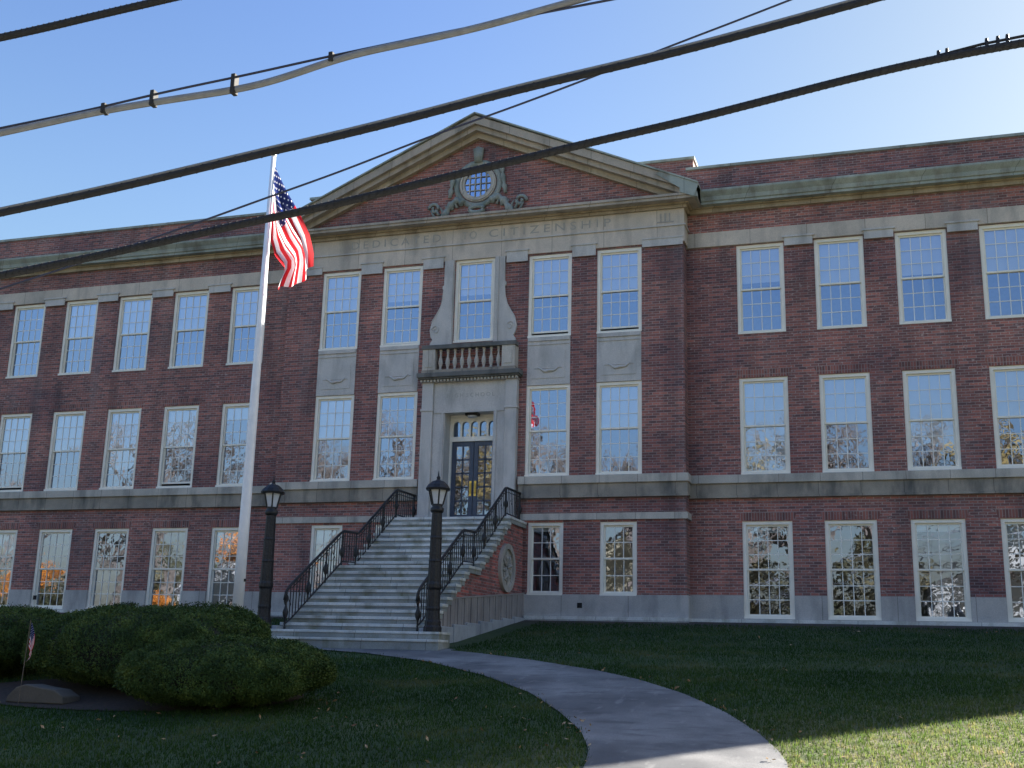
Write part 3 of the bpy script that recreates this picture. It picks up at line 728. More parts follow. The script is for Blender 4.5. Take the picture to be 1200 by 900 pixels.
# ---- inside and back
mb = MB()
mb.box(-WX+.31, WX-.31, 6.0, 6.2, -.3, 12.3)
for x in [-26, -19.5, -13, -XE+.4, -1.0, 1.0, XE-.4, 13, 19.5, 26]: mb.box(x-.08, x+.08, 1.0, 6, -.3, 12.3)
sb(mb, 'inner_wall', 'inner')
mb = MB()
for z in (3.35, 7.35, 11.3): mb.box(-WX+.31, WX-.31, 1.0, 6, z, z+.3); mb.box(-XE+.31, -1.0, .33, .99, z, z+.3); mb.box(1.0, XE-.31, .33, .99, z, z+.3)
mb.box(-1.2, 1.2, .6, 3, FL-.1, FL-.02)
sb(mb, 'floor_slab', 'ceil')
mb = MB(); mb.box(-WX, WX, 16.7, 17, -.3, 13.36); sb(mb, 'back_wall', 'brick')
mb = MB(); mb.box(-WX+.3, WX-.3, D+.5, 16.7, 12.3, 12.41); sb(mb, 'flat_roof', 'roof')
# vents in the plinth
sb(MB().box(3.36, 3.50, -.056, -.05, .33, .47), 'wall_vent', 'dark'); sb(MB().box(-15.42, -15.28, D-.056, D-.05, .42, .56), 'wall_vent', 'dark')

# ------------------------------------------------------------ entrance stairs
stairs = empty('entrance_stairs', (0, -4, 0), 'wide flight of worn granite steps with brick sides climbing to the school doors', 'stairs')
def st(mb, name, mat, parent=None, **k): return sb(mb, name, mat, parent or stairs, **k)
HW = 1.84
slabs = []   # (z_top, y_front, y_back, halfwidth)
ru, rl = (FL-1.12)/9, 1.68/10
slabs.append((FL, -1.50, -.02, HW))
for k in range(1, 9): slabs.append((FL-ru*k, -1.5-.29*k, -1.5-.29*(k-1)+.06, HW))
slabs.append((1.12, -4.70, -1.5-.29*8+.06, HW))
for k in range(1, 10): slabs.append((1.12-rl*k, -4.7-.28*k, -4.7-.28*(k-1)+.06, HW))
tread = MB(); riser = MB()
for zt, yf, yb, hw in slabs:
    rr = random.uniform(-.004, .004)
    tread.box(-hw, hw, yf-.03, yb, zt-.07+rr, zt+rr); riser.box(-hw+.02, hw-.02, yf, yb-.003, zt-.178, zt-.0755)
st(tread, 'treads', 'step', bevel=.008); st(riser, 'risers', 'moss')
tread = MB(); riser = MB()
for zt, yf, yb, hw in ((-.56, -7.86, -7.20, 2.36), (-.728, -8.17, -7.6, 2.47)):
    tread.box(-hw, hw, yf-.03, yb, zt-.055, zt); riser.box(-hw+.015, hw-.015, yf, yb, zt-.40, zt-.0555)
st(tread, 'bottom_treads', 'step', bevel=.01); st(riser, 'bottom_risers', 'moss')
# brick body under the steps
body = [(-.051, -.9), (-.051, FL-.18)]
prof = []
for zt, yf, yb, hw in slabs: prof += [(min(yb-.06 if yb > -.5 else yb-.06, -.051), zt-.18), (yf+.03, zt-.18)]
pp = [(-.051, -1.2)] + prof + [(prof[-1][0], -1.2)]
mb = MB(); mb.prism(pp, 'x', -1.755, 1.755)
st(mb, 'brick_side', 'brick_red')
# ribbed stone base that drops with the ground, granite footing under it
for s in (-1, 1):
    mb = MB(); xa, xb = sorted((s*1.755, s*1.80))
    y = -.052
    n = 46; L = 7.15
    for k in range(n):
        y0 = -.052-L*k/n; y1 = y0-L/n+.02; t0 = .69-.078*(-y0); b0 = .04-.078*(-y0)
        zmax = 9
        if -y0 > 5.6: t0 = min(t0, 1.12-rl*((-y1-4.7)/.28+1)-.02)
        if t0 <= b0: continue
        dx = .0 if k % 3 else .018
        mb.box(min(xa, xb+dx) if s > 0 else xa-dx, xb+dx if s > 0 else xb, y1, y0, b0, t0)
    mb.prism([(-.052, .69), (-.052-L+1.2, .69-.078*(L-1.2)), (-.052-L+1.2, .73-.078*(L-1.2)), (-.052, .73)][::-1], 'x', *sorted((s*1.755, s*1.825)))
    st(mb, 'ribbed_base', 'board')
    mb = MB()
    for k in range(8):
        y0 = -.172-7.4*k/8; y1 = y0-7.4/8+.012; q = random.uniform(0, .03)
        mb.box(*sorted((s*1.755, s*(1.87+q))), y1, y0, -1.4, .045-.078*(-y0))
    st(mb, 'footing', 'granite', bevel=.015)
# oval medallion on the right side, echoed on the left
for s in (-1, 1):
    mb = MB(); ring_ = MB().ring(0, 0, -.09, 0, .50, .64, 40, 1.02).ring(0, 0, -.05, 0, .30, .34, 30, 1.02)
    ring_.prism([(.5*math.cos(t), .51*math.sin(t)) for t in np.linspace(0, 2*math.pi, 33)[:-1]], 'y', -.025, 0)
    for k in range(8):
        a = k*math.pi/4; ring_.tube([(.06*math.cos(a), -.03, .06*math.sin(a)), (.26*math.cos(a+.3), -.06, .26*math.sin(a+.3)), (.44*math.cos(a+.1), -.04, .44*math.sin(a+.1))], [.03, .06, .015], 6)
    for i, (a, b, c) in enumerate(ring_.v):   # turn to face sideways
        ring_.v[i] = (s*(1.757-b), -1.62+s*a, 1.30+c)
    st(ring_, 'medallion', 'sill')
# railings
def rail_side(s):
    X = s*1.64
    path = [(-.02, 3.55), (-1.30, 3.53), (-1.45, 3.50), (-3.75, 2.03), (-4.62, 1.99), (-4.78, 1.93), (-6.95, .62), (-7.25, .44), (-7.42, .28), (-7.47, .10)]
    low = [(-.02, FL+.10), (-1.36, FL+.10), (-3.80, 1.12+.14), (-4.62, 1.12+.10), (-7.1, -.30), (-7.4, -.44)]
    def at(P, y):
        ysn = [-p[0] for p in P]; return float(np.interp(-y, ysn, [p[1] for p in P]))
    r = st(MB().tube([(X, y, z) for y, z in path], .034, 8), 'railing', 'iron', smooth=True)
    def sub(mb, nm, smooth=False):
        o = mb.build(nm, 'iron', None, smooth=smooth); o.parent = r; return o
    sub(MB().tube([(X, y, z) for y, z in low], .02, 6), 'bottom_rail')
    sub(MB().tube([(X, y, at(path, y)-.11) for y in np.linspace(-.05, -7.15, 40)], .011, 5), 'middle_rail')
    posts = [-.10, -1.38, -2.25, -3.1, -3.86, -4.66, -5.5, -6.35, -7.38]
    for y in posts:
        zt = at(path, y); zb = (FL if y > -1.5 else at(low, y)-.14)
        Hh = zt-zb; pr = [(.028, 0), (.028, .08*Hh), (.02, .1*Hh), (.022, .28*Hh), (.055, .36*Hh), (.07, .45*Hh), (.045, .54*Hh), (.02, .62*Hh), (.024, .8*Hh), (.035, .84*Hh), (.02, .88*Hh), (.026, Hh)]
        sub(MB().lathe(pr, (X, y, zb), 10), 'post', True)
    sub(MB().tube([(X, -7.43+.02*math.cos(a), .05+.0*a) if False else (X, -7.36-.12*math.sin(a)*(1-a/9), .12-.14*math.cos(a)*(1-a/9)) for a in np.linspace(0, 7, 20)], .018, 6), 'scroll', True)
    y = -.20
    b = MB(); nb = 0
    while y > -7.3:
        zt = at(path, y)-.01; zb = at(low, y)
        b = MB().box(X-.009, X+.009, y-.009, y+.009, zb, zt); nb += 1
        if nb % 3 == 0:
            zc = (zt+zb)/2
            b.tube([(X, y+.0+.045*math.sin(a), zc-.08+.16*a/6.28) for a in np.linspace(0, 6.28, 10)], .009, 5)
        sub(b, 'baluster'); y -= .14
for s in (-1, 1): rail_side(s)

# ------------------------------------------------------------ lamp posts
def lamp_post(x, y, z, label):
    t = empty('lamp_post', (x, y, z), label, 'lamp post', 'lamp posts flanking the stairs')
    return t
lamp = lamp_post(-2.08, -7.58, -.56, 'black iron lantern post at the foot of the left stair railing, beside the flagpole')
pr = [(.20, 0), (.20, .10), (.175, .14), (.175, .22), (.155, .26), (.145, .45), (.155, .50), (.145, .55), (.14, .90), (.165, .95), (.165, 1.02), (.148, 1.08), (.138, 1.5), (.146, 1.53), (.134, 1.57), (.126, 2.0), (.134, 2.04), (.122, 2.08), (.115, 2.50), (.108, 2.62)]
MB().lathe(pr, (0, 0, 0), 32, .10, 8).build('shaft', 'ironpost', lamp, smooth=False)
MB().lathe([(.13, 2.60), (.15, 2.64), (.15, 2.70), (.11, 2.73), (.12, 2.76), (.12, 2.79)], (0, 0, 0), 16).build('collar', 'iron', lamp, smooth=True)
g = MB().lathe([(.125, 2.79), (.205, 3.12)], (0, 0, 0), 6); gl = g.build('lantern_glass', 'lamp_glass', lamp)
mb = MB()
for k in range(6):
    a = 2*math.pi*k/6; mb.tube([(.132*math.cos(a), .132*math.sin(a), 2.78), (.22*math.cos(a), .22*math.sin(a), 3.13)], .018, 6)
mb.build('lantern_frame', 'iron', lamp)
MB().lathe([(.265, 3.10), (.28, 3.14), (.26, 3.17), (.23, 3.22), (.14, 3.30), (.05, 3.33), (.035, 3.36), (.045, 3.39), (.02, 3.43), (.012, 3.50), (.0, 3.56)], (0, 0, 0), 12).build('lantern_roof', 'iron', lamp)
l2 = lamp.copy(); COL.objects.link(l2); l2.location = (2.08, -7.58, -.56); l2['label'] = 'black iron lantern post in front of the right stair railing, seen against the entrance'
for ch in list(lamp.children):
    c = ch.copy(); COL.objects.link(c); c.parent = l2

# ------------------------------------------------------------ flagpole and flags
fp = empty('flagpole', (-1.92, -9, G(-9)), 'tall white tapered flagpole rising behind the clipped hedge', 'flagpole')
zb = G(-9)
Hp = 10.42-zb
MB().tube([(0, 0, 0), (0, 0, 3), (0, 0, 7), (0, 0, Hp)], [.125, .115, .09, .055], 20).build('pole', 'white', fp, smooth=True)
MB().lathe([(.16, 0), (.16, .06), (.12, .12)], (0, 0, 0), 20).build('base_collar', 'white', fp, smooth=True)
MB().lathe([(.001, 0), (.05, .02), (.07, .07), (.05, .12), (.001, .14)], (0, 0, Hp), 14).build('finial', 'white', fp, smooth=True)
MB().tube([(.11, -.03, .9), (.10, -.03, 4), (.06, -.02, Hp-.1)], .006, 5).build('halyard', 'white', fp)
MB().box(.07, .14, -.03, .03, 1.5, 1.56).build('cleat', 'iron', fp)
# flag: u along the fly, v down the hoist; hangs in folds
def lerp_poly(P, t):
    P = np.array(P); d = np.r_[0, np.cumsum(np.linalg.norm(np.diff(P, axis=0), axis=1))]; d /= d[-1]
    return np.array([np.interp(t, d, P[:, 0]), np.interp(t, d, P[:, 1])])
topE = [(.03, 10.24), (.40, 9.50), (.75, 8.92), (1.05, 8.40), (1.24, 7.9), (1.30, 7.55)]
botE = [(.12, 8.98), (.10, 8.72), (.16, 8.25), (.30, 7.90), (.55, 7.60), (.56, 7.42), (.36, 7.10)]
NU, NV = 60, 32; V = []; UV = []
for i in range(NU+1):
    u = i/NU; a_ = lerp_poly(topE, u); b_ = lerp_poly(botE, u)
    for j in range(NV+1):
        v = j/NV; p = a_*(1-v)+b_*v
        sag = .16*math.sin(math.pi*v)*math.sin(math.pi*min(1, u*1.3))
        dpt = .09*u*math.sin(v*9+u*4)+.07*math.sin(v*17+3*u)*min(1, u*3)
        if u > .9: p = p+np.array([0, -(u-.9)*1.5*math.sin(math.pi*v)*1.0])
        V.append((p[0]+.02*math.sin(v*15+u*3), dpt, p[1]-sag*.3)); UV.append((u, 1-v))
Fc = [(i*(NV+1)+j, i*(NV+1)+j+1, (i+1)*(NV+1)+j+1, (i+1)*(NV+1)+j) for i in range(NU) for j in range(NV)]
def flag_mesh(V, UV, Fc):
    me = bpy.data.meshes.new('flag'); me.from_pydata(V, [], Fc); me.update(); ul = me.uv_layers.new(name='UVMap')
    for lp in me.loops: ul.data[lp.index].uv = UV[lp.vertex_index]
    return me
fo = link('flag', flag_mesh(V, UV, Fc), 'flag', None, True); fo.location = (-1.92, -9, 0)
tag(fo, 'large striped american flag hanging in folds from the top of the tall white pole', 'flag')
# small flag on a stick between the hedges
sf = empty('small_flag', (-1.72, -15.62, G(-15.62)), 'small american flag on a thin stick standing between the two left hedges', 'flag')
MB().tube([(-.05, 0, 0), (0, 0, 1.36)], .006, 6).build('stick', 'bark', sf)
Vs = []; U2 = []
for i in range(17):
    for j in range(11):
        u, v = i/16, j/10
        x = .02+.26*u*(1-u*.75)+.05*v*u; z = 1.33-.42*v*(1-.55*u)-.46*u; Vs.append((x-.12*u*v-.1*v*0, .03*math.sin(v*8+u*3)*u, z)); U2.append((u, 1-v))
Fs = [(i*11+j, i*11+j+1, (i+1)*11+j+1, (i+1)*11+j) for i in range(16) for j in range(10)]
link('cloth', flag_mesh(Vs, U2, Fs), 'flag', sf, True)

# ------------------------------------------------------------ hedges
def leaf_cloud(name, mat, pts, nrm, size, parent, jit=.6):
    n = len(pts); r = rng.normal(size=(n, 3)); a = nrm*.6+r*jit; a /= np.linalg.norm(a, axis=1)[:, None]+1e-9
    t = np.cross(a, rng.normal(size=(n, 3))); t /= np.linalg.norm(t, axis=1)[:, None]+1e-9; b = np.cross(a, t)
    s = size*rng.uniform(.6, 1.4, (n, 1)); P = np.empty((n, 4, 3)); P[:, 0] = pts-t*s; P[:, 1] = pts-b*s*.45; P[:, 2] = pts+t*s; P[:, 3] = pts+b*s*.45
    return link(name, raw_mesh(name, P.reshape(-1, 3), np.arange(4*n).reshape(n, 4), 4), mat, parent)
def hedge(label, cx, cy, rx, ry, hgt, rot, n, low=.28, sq=2.6, tilt=0):
    t = empty('hedge', (cx, cy, G(cy)), label, 'hedge', 'clipped yew hedges on the lawn')
    th = rng.uniform(0, 2*math.pi, n); ph = rng.uniform(-1, 1, n)
    # superellipsoid: flat clipped top, rounded shoulders, undercut foot
    def surf(th, w):
        w = np.clip(w, -1, 1); c = np.sqrt(1-w*w); e = 2/sq
        x = np.sign(np.cos(th))*np.abs(np.cos(th))**e*c**e; y = np.sign(np.sin(th))*np.abs(np.sin(th))**e*c**e; z = np.sign(w)*np.abs(w)**e
        return np.c_[x, y, z]
    w_ = rng.uniform(-1, 1, n); P = surf(th, w_)
    lump = 1+.05*np.sin(3*th+cx)+.04*np.sin(7*th+2*w_)+.03*np.sin(11*th+5*w_)
    dep = 1-np.abs(rng.normal(0, .035, n)); 
    P = P*(lump*dep)[:, None]
    z = (P[:, 2]+1)/2; foot = np.where(z < .35, .80+.2*z/.35, 1.0)
    X = P[:, 0]*rx*foot; Y = P[:, 1]*ry*foot; Z = low*.25+z*(hgt-low*.25)*(1+tilt*P[:, 0])+rng.normal(0, .02, n)
    c, s = math.cos(rot), math.sin(rot); Pw = np.c_[X*c-Y*s, X*s+Y*c, Z]
    Pw[:, 2] += np.array([G(cy+p)-G(cy) for p in Pw[:, 1]])
    N = np.c_[P[:, 0]/rx, P[:, 1]/ry, P[:, 2]/hgt]; N /= np.linalg.norm(N, axis=1)[:, None]
    # sprigs that stick out
    k = rng.random(n) < .10; Pw[k] += N[k]*rng.uniform(.01, .05, (k.sum(), 1))
    leaf_cloud('foliage', 'yew', Pw, N, .019, t)
    # twiggy core
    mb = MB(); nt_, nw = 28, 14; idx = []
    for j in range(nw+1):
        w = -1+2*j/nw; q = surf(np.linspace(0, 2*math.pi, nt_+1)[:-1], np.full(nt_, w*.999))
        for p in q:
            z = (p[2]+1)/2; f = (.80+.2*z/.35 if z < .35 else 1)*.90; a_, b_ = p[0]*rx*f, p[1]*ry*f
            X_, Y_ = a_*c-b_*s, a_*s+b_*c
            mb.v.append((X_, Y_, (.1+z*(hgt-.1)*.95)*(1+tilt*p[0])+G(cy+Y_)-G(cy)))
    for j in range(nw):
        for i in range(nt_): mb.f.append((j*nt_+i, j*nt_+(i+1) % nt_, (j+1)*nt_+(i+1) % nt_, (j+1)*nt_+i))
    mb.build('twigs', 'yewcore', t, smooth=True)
    return t
hedge('tall rounded dark green hedge standing on the lawn behind the low mound', -.95, -13.5, 2.16, 1.45, 1.36, 0, 170000)
hedge('low spreading dark green hedge in front of the lamp post, nearest to the path', 1.42, -14.75, 1.62, 1.25, .98, 0, 150000, tilt=-.05)
hedge('dark clipped hedge cut off by the left edge of the photo behind the small flag', -5.55, -12.9, 1.95, 1.6, 1.24, 0, 140000)
def drape(outline, name, mat, lift):
    cxy = np.mean(outline, axis=0); V = []; n = len(outline); K = 10
    for k in range(1, K+1):
        for p in outline: q = cxy+(np.array(p)-cxy)*k/K; V.append((q[0], q[1], G(q[1])+lift))
    V.append((cxy[0], cxy[1], G(cxy[1])+lift)); c = len(V)-1
    Fc = [(c, i, (i+1) % n) for i in range(n)] + [(k*n+i, (k+1)*n+i, (k+1)*n+(i+1) % n, k*n+(i+1) % n) for k in range(K-1) for i in range(n)]
    me = bpy.data.meshes.new(name); me.from_pydata(V, [], Fc); me.update(); return link(name, me, mat)
bed = [(-.75+3.2*math.cos(a), -14.2+1.55*math.sin(a)) for a in np.linspace(0, 2*math.pi, 49)[:-1]]
tag(drape(bed, 'planting_bed', 'mulch', .02), kind='structure')
BED = np.array(bed)
# memorial stone low under the hedge
ms = empty('memorial_stone', (-1.62, -15.25, G(-15.25)), 'low weathered stone slab on mulch under the front of the tall hedge', 'stone marker')
mb = MB(); mb.prism([(-.58, 0), (.55, 0), (.53, .12), (.34, .22), (.05, .25), (-.22, .29), (-.40, .24), (-.55, .10)], 'y', -.18, .25); mb.build('slab', 'oldstone', ms, bevel=.02)
ms2 = empty('plaque_marker', (-2.75, -11.9, G(-11.9)), 'dark slanted marker top showing between the tall hedge and the left hedge', 'stone marker')
mb = MB(); mb.prism([(-.25, 0), (.25, 0), (.25, 1.30), (-.25, 1.22)], 'y', -.09, .09); mb.build('marker', 'plaque', ms2, bevel=.02)

# ------------------------------------------------------------ grass and fallen leaves
def scatter(n, x0, x1, y0, y1):
    x = rng.uniform(x0, x1, n); y = rng.uniform(y0, y1, n)
    jx = rng.normal(0, .035, n); jy = rng.normal(0, .035, n)
    k = ~inpoly(x+jx, y+jy, PATHPOLY) & ~((np.abs(x) < 2.5) & (y > -8.2)) & ~inpoly(x, y, BED) & (y < -.35)
    return x[k], y[k]
X1, Y1 = scatter(190000, -6, 16, -19.5, -9.5); X2, Y2 = scatter(90000, -8, 18, -9.5, -.8)
X = np.r_[X1, X2]; Y = np.r_[Y1, Y2]; n = len(X)
Zg = np.interp(Y, GY, GZ); hgt = rng.uniform(.025, .075, n); an = rng.uniform(0, math.pi, n); wd = rng.uniform(.004, .011, n)
P = np.empty((n, 3, 3)); dx, dy_ = np.cos(an)*wd, np.sin(an)*wd
P[:, 0] = np.c_[X-dx, Y-dy_, Zg-.005]; P[:, 1] = np.c_[X+dx, Y+dy_, Zg-.005]; P[:, 2] = np.c_[X+rng.normal(0, .02, n), Y+rng.normal(0, .02, n), Zg+hgt]
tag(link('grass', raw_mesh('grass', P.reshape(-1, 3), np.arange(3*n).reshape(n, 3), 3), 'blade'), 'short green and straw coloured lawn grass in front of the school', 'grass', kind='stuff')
M['deadleaf'] = leaf_mat('fallen_leaves', [(.35, (.20, .10, .05)), (.5, (.34, .22, .12)), (.7, (.5, .4, .27))], scale=9)
x_, y_ = scatter(1500, -6, 16, -19, -1); dens = rng.random(len(x_)) < np.where(y_ < -13.5, .6, .10)
x_, y_ = x_[dens], y_[dens]
# a few drifted along the path edges
e2 = np.array(PL[3:]); ii = rng.integers(0, len(e2)-1, 45); tt = rng.random(45)[:, None]; q1 = e2[ii]*(1-tt)+e2[ii+1]*tt+rng.normal(0, .10, (45, 2))
e3 = np.array(PR[3:]); ii = rng.integers(0, len(e3)-1, 45); q2 = e3[ii]*(1-tt)+e3[ii+1]*tt+rng.normal(0, .10, (45, 2))
x_ = np.r_[x_, q1[:, 0], q2[:, 0]]; y_ = np.r_[y_, q1[:, 1], q2[:, 1]]
n = len(x_); pts = np.c_[x_, y_, np.interp(y_, GY, GZ)+.05]
lo = leaf_cloud('fallen_leaves', 'deadleaf', pts, np.tile([0, 0, 1.], (n, 1)), .035, None, .35)
tag(lo, 'brown and tan autumn leaves scattered over the lawn', 'leaves', kind='stuff')

# ------------------------------------------------------------ overhead cables
def extend(P, L0=14, L1=14):
    """carry the run on past both ends, levelling out like a sagging span"""
    P = [Vector(p) for p in P]
    def run(p, q, L):
        d = p-q; h = math.hypot(d.x, d.y); ux, uy, sl = d.x/h, d.y/h, d.z/h
        return [Vector((p.x+ux*t, p.y+uy*t, p.z+sl*(t-t*t/(2*L)))) for t in [L*k/12 for k in range(1, 13)]]
    return run(P[0], P[2], L0)[::-1] + P + run(P[-1], P[-3], L1)
def smooth(P, per=8):
    P = np.array([tuple(p) for p in P]); x = P[:, 0]; xs_ = np.linspace(x[0], x[-1], len(P)*per*2)
    out = []
    for c in (1, 2):
        v = np.interp(xs_, x, P[:, c])
        for _ in range(2): vp = np.pad(v, 4, mode='edge'); vp[:4] = 2*v[0]-v[1:5][::-1]; vp[-4:] = 2*v[-1]-v[-5:-1][::-1]; v = np.convolve(vp, np.ones(9)/9, 'valid')
        out.append(v)
    return [Vector((a, b, c)) for a, b, c in zip(xs_, *out)]
def cable(name, P, r, mat, label, lash=None, n=10):
    C_ = smooth(extend(P)); t = empty(name, C_[0], label, 'cable'); loc = C_[0]
    pts = [p-loc for p in C_]; MB().tube(pts, r, n).build('cable_core' if name != 'thin_wire' else 'wire_core', mat, t, smooth=True)
    if lash:
        m_, pitch, rr = lash; L = np.r_[0, np.cumsum([(pts[i+1]-pts[i]).length for i in range(len(pts)-1)])]
        arr = np.array([tuple(p) for p in pts]); s = np.arange(0, L[-1], pitch/8)
        c = np.c_[[np.interp(s, L, arr[:, i]) for i in range(3)]].T
        d = Vector(pts[-1]-pts[0]).normalized(); u = d.cross(Vector((0, 0, 1))).normalized(); v = u.cross(d)
        H = [Vector(c[i])+(u*math.cos(2*math.pi*s[i]/pitch)+v*math.sin(2*math.pi*s[i]/pitch))*(r+rr*.3) for i in range(len(s))]
        MB().tube(H, rr, 5).build('lashing_wire', m_, t)
    return t
CT = [[4.405, -24.119, 4.058], [4.781, -24.044, 4.124], [5.151, -23.97, 4.215], [5.522, -23.896, 4.289], [5.853, -23.829, 4.364]]
CS = [[5.297, -24.891, 2.724], [6.077, -24.735, 2.867], [6.46, -24.658, 2.966], [7.067, -24.537, 3.077], [7.76, -24.398, 3.225]]
CM = [[5.303, -24.889, 2.682], [5.693, -24.811, 2.761], [6.099, -24.73, 2.846], [6.467, -24.657, 2.896], [6.788, -24.592, 2.941], [7.076, -24.535, 2.972], [7.297, -24.491, 3.013], [7.546, -24.441, 3.094], [7.793, -24.391, 3.203], [8.105, -24.329, 3.267], [8.478, -24.254, 3.335], [8.848, -24.18, 3.41], [9.216, -24.107, 3.512], [9.612, -24.028, 3.62]]
CA = [[5.591, -25.082, 1.933], [6.207, -24.959, 2.056], [6.815, -24.837, 2.191], [7.416, -24.717, 2.331], [8.012, -24.598, 2.463], [8.602, -24.48, 2.607], [9.186, -24.363, 2.763], [9.766, -24.247, 2.892], [10.341, -24.132, 3.026], [10.91, -24.018, 3.178], [11.644, -23.871, 3.379]]
CB = [[5.735, -25.153, 1.428], [6.334, -25.033, 1.544], [6.925, -24.915, 1.671], [7.51, -24.798, 1.797], [8.09, -24.682, 1.916], [8.663, -24.567, 2.058], [9.231, -24.454, 2.192], [9.793, -24.341, 2.326], [10.351, -24.23, 2.446], [10.904, -24.119, 2.589], [11.453, -24.009, 2.732], [11.995, -23.901, 2.854], [12.21, -23.858, 2.889], [12.531, -23.794, 2.944]]
CW = [[6.71, -24.058, 2.203], [7.002, -24.0, 2.316], [7.651, -23.87, 2.548], [8.295, -23.741, 2.815], [8.939, -23.612, 3.045], [9.579, -23.484, 3.295], [10.216, -23.357, 3.559], [10.598, -23.28, 3.703], [11.042, -23.192, 3.887]]
cable('overhead_cable', CT, .034, 'rubber', 'dark twisted cable crossing the top left corner of the sky', ('lash', .05, .0032))
cable('overhead_cable', CM, .027, 'greycable', 'light grey sagging cable hung by straps from a thin strand in the sky', None)
t = cable('thin_wire', CS, .009, 'strand', 'thin dark strand running just above the light grey cable', None, 6)
for x in (6.098, 6.465, 7.07, 7.79):
    P0 = np.array(CS); P1 = np.array(CM); y = float(np.interp(x, P0[:, 0], P0[:, 1])); za = float(np.interp(x, P0[:, 0], P0[:, 2])); zb_ = float(np.interp(x, P1[:, 0], P1[:, 2]))
    o = MB().box(x-.018, x+.018, y-.032, y+.032, zb_-.032, za+.02).build('hanger_strap', 'rubber', None, bevel=.006)
    o.parent = t; o.matrix_parent_inverse = Matrix.Translation(-t.location)
cable('overhead_cable', CA, .026, 'greycable' if False else 'rubber', 'thick dark cable crossing above the flagpole top from left edge to top right', ('lash', .12, .003))
cA = [o for o in COL.objects if o.name.startswith('overhead_cable') and o.get('label', '').startswith('thick dark cable crossing above')][0]
P = smooth(extend(CA)); o = MB().tube([p+Vector((0, -.004, .031)) for p in P], .013, 8).build('messenger_wire', 'greycable', None, smooth=True); o.parent = cA; o.matrix_parent_inverse = Matrix.Translation(-cA.location)
cB = cable('overhead_cable', CB, .027, 'rubber', 'lowest thick dark cable crossing in front of the flag and the pediment', ('lash', .05, .0032))
# messenger above the lowest cable, with bolted clamps
Bs = [(11.5, -24.005, 2.735)]+[tuple(p) for p in [[11.887, -23.923, 2.833], [11.997, -23.901, 2.873], [12.267, -23.847, 2.943], [12.535, -23.793, 2.994]]]+[(13.3, -23.66, 3.20), (16, -23.12, 3.85)]
o = MB().tube([Vector(p) for p in Bs], .010, 8).build('messenger_wire', 'rubber', None); o.parent = cB; o.matrix_parent_inverse = Matrix.Translation(-cB.location)
for x in (11.995, 12.049, 12.30, 12.37, 12.43):
    y = float(np.interp(x, [p[0] for p in Bs], [p[1] for p in Bs])); z = float(np.interp(x, [p[0] for p in Bs], [p[2] for p in Bs]))
    o = MB().box(x-.010, x+.010, y-.02, y+.02, z-.03, z+.030).build('clamp', 'iron', None, bevel=.004); o.parent = cB; o.matrix_parent_inverse = Matrix.Translation(-cB.location)
cable('thin_wire', CW, .008, 'strand', 'thin dark blue wire slanting up from behind the flag across the pediment peak', None, 6)

# ------------------------------------------------------------ across the street (mirrored in the panes)
def bare_tree_mesh(seed, hgt, leaves=0):
    r = random.Random(seed); mb = MB(); tips = []
    def grow(p, d, L, rad, depth):
        q = p+d*L; m = p+d*L*.5+Vector((r.uniform(-1, 1), r.uniform(-1, 1), 0))*L*.04
        mb.tube([p, m, q], [rad, rad*.85, rad*.68], 6 if depth > 2 else 4, False)
        if depth == 0: tips.append(q); return
        for k in range(3 if depth > 1 else 4):
            a = r.uniform(0, 2*math.pi); sp = r.uniform(.35, .8)
            nd = (d+Vector((math.cos(a), math.sin(a), r.uniform(.0, .35)))*sp).normalized()
            grow(p+d*L*r.uniform(.65, 1), nd, L*r.uniform(.6, .82), rad*.6, depth-1)
    grow(Vector((0, 0, 0)), Vector((0, 0, 1)), hgt*.30, hgt*.022, 5)
    return mb, tips
HS = 1.35
TREES = [(-64, -50, 17, 0), (-52, -52, 17, 0), (-45, -50, 19, 0), (-38, -47, 15, 1), (-31, -50, 18, 0), (-24, -50, 18, 0), (-17, -50, 17, 2), (-12, -54, 19, 0), (-5, -50, 17, 0), (1, -49, 16, 2), (7, -51, 18, 0), (13, -52, 18, 0), (18, -50, 17, 2), (24, -48, 15, 2), (31, -50, 18, 0), (40, -51, 18, 0), (-58, -46, 10, 1), (-44, -45, 8, 1), (-30, -44.5, 8, 1)]
tcache = {}
for i, (x, y, hgt, kind) in enumerate(TREES):
    nm = ('bare_tree', 'maple_tree', 'oak_tree')[kind]
    lab = ('tall bare tree on the lawn across the street', 'orange leaved maple across the street', 'tall oak with thin brown leaves across the street')[kind]
    t = empty(nm, (x, y, G(y)), lab, 'tree', ('bare trees across the street', 'orange maples across the street', 'brown oaks across the street')[kind])
    key = (kind, i % 3)
    if key not in tcache:
        mb, tips = bare_tree_mesh(i+5, 10.0); o1 = mb.build('trunk', 'bark', t); o2 = None
        if kind:
            k = 9 if kind == 1 else 4
            T = np.array([tuple(p) for p in tips]); T = np.repeat(T, k, axis=0)+rng.normal(0, .28, (len(T)*k, 3))
            o2 = leaf_cloud('crown', 'maple' if kind == 1 else 'oak', T, np.tile([0, 0, 1.], (len(T), 1)), .13, t, 1.0)
        tcache[key] = (o1, o2)
    else:
        for o in tcache[key]:
            if o: c = o.copy(); COL.objects.link(c); c.parent = t
    t.scale = (hgt/10*(HS if kind != 1 else 1),)*3; t.rotation_euler = (0, 0, i*1.7)
n = 26000; X = rng.uniform(-110, 70, n); Hh = 7.5+2.5*np.sin(X*.21)+1.6*np.sin(X*.53+1)+1.0*np.sin(X*1.3)
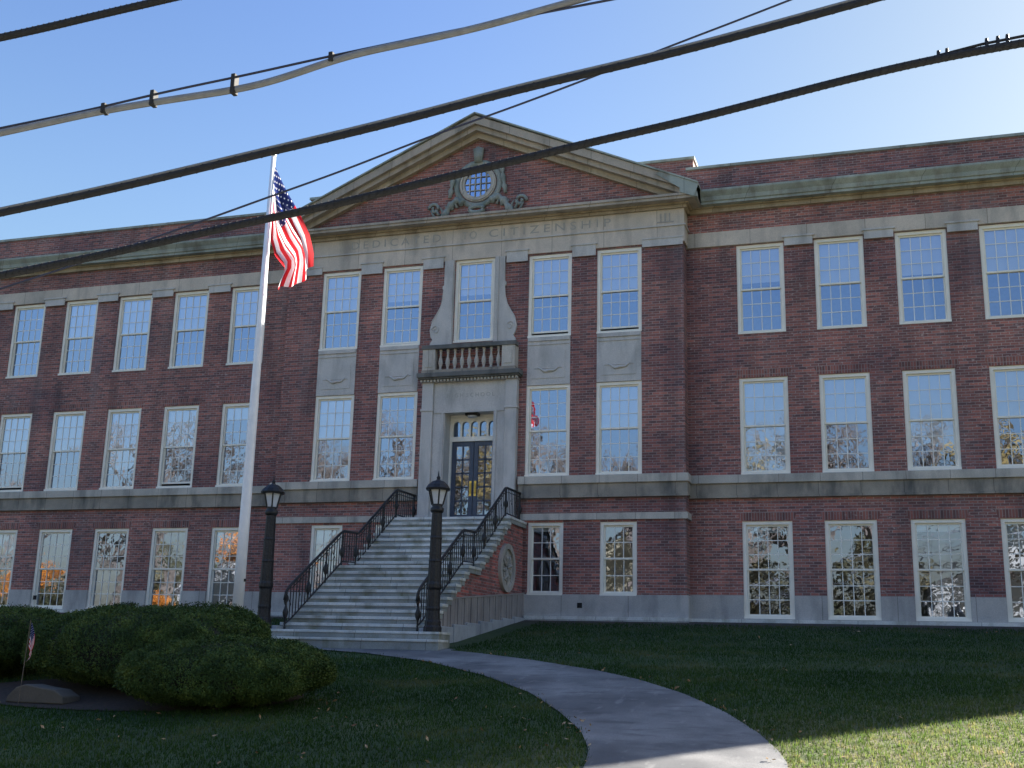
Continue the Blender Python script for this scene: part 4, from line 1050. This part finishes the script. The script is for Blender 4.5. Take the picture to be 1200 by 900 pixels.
Zz = rng.random(n)**.8*Hh; Y = -68+rng.normal(0, 1.6, n)
M['thicket'] = leaf_mat('autumn_thicket', [(.35, (.03, .04, .018)), (.5, (.075, .065, .032)), (.7, (.15, .12, .06))], scale=.25)
o = leaf_cloud('far_woods', 'thicket', np.c_[X, Y, Zz-1.8], np.tile([0, 0, 1.], (n, 1)), .45, None, 1.0)
tag(o, 'brown autumn woods behind the houses across the street', 'woods', kind='stuff')
M['clap'] = plain('white_clapboard', (.42, .41, .38), .7); M['yclap'] = plain('yellow_clapboard', (.38, .33, .22), .7); M['shing'] = plain('grey_shingles', (.14, .13, .13), .9)
for (x, y, wd_, dp, hh, mat, lab) in ((-42, -60, 11, 9, 6.5, 'clap', 'white clapboard house across the street'), (-6, -62, 12, 10, 7, 'yclap', 'pale yellow clapboard house across the street'), (22, -60, 13, 9, 6.5, 'clap', 'white clapboard house across the street from the right wing')):
    t = empty('house', (x, y, G(y)-.2), lab, 'house')
    mb = MB(); mb.box(-wd_/2, wd_/2, -dp/2, dp/2, 0, hh); mb.prism([(-wd_/2, hh), (wd_/2, hh), (0, hh+wd_*.38)], 'y', -dp/2, dp/2); mb.build('wall', mat, t)
    rf = MB(); s_ = wd_*.38/(wd_/2)
    for s in (-1, 1): rf.prism([(0, hh+wd_*.38+.02), (s*(wd_/2+.4), hh-.4*s_+.02), (s*(wd_/2+.4), hh-.4*s_+.2), (0, hh+wd_*.38+.22)], 'y', -dp/2-.4, dp/2+.4)
    rf.build('roof', 'shing', t)
    for zz in (1.0, 4.0):
        for k in range(4):
            xx = -wd_/2+wd_*(k+.5)/4
            if zz < 2 and k == 1:
                MB().box(xx-.5, xx+.5, dp/2-.02, dp/2+.05, .2, 2.4).build('door', 'door', t); continue
            f = MB().box(xx-.55, xx+.55, dp/2-.02, dp/2+.04, zz, zz+1.6).build('window', 'frame', t)
            MB().box(xx-.45, xx+.45, dp/2+.041, dp/2+.045, zz+.1, zz+1.5).build('pane', 'plaque', f)
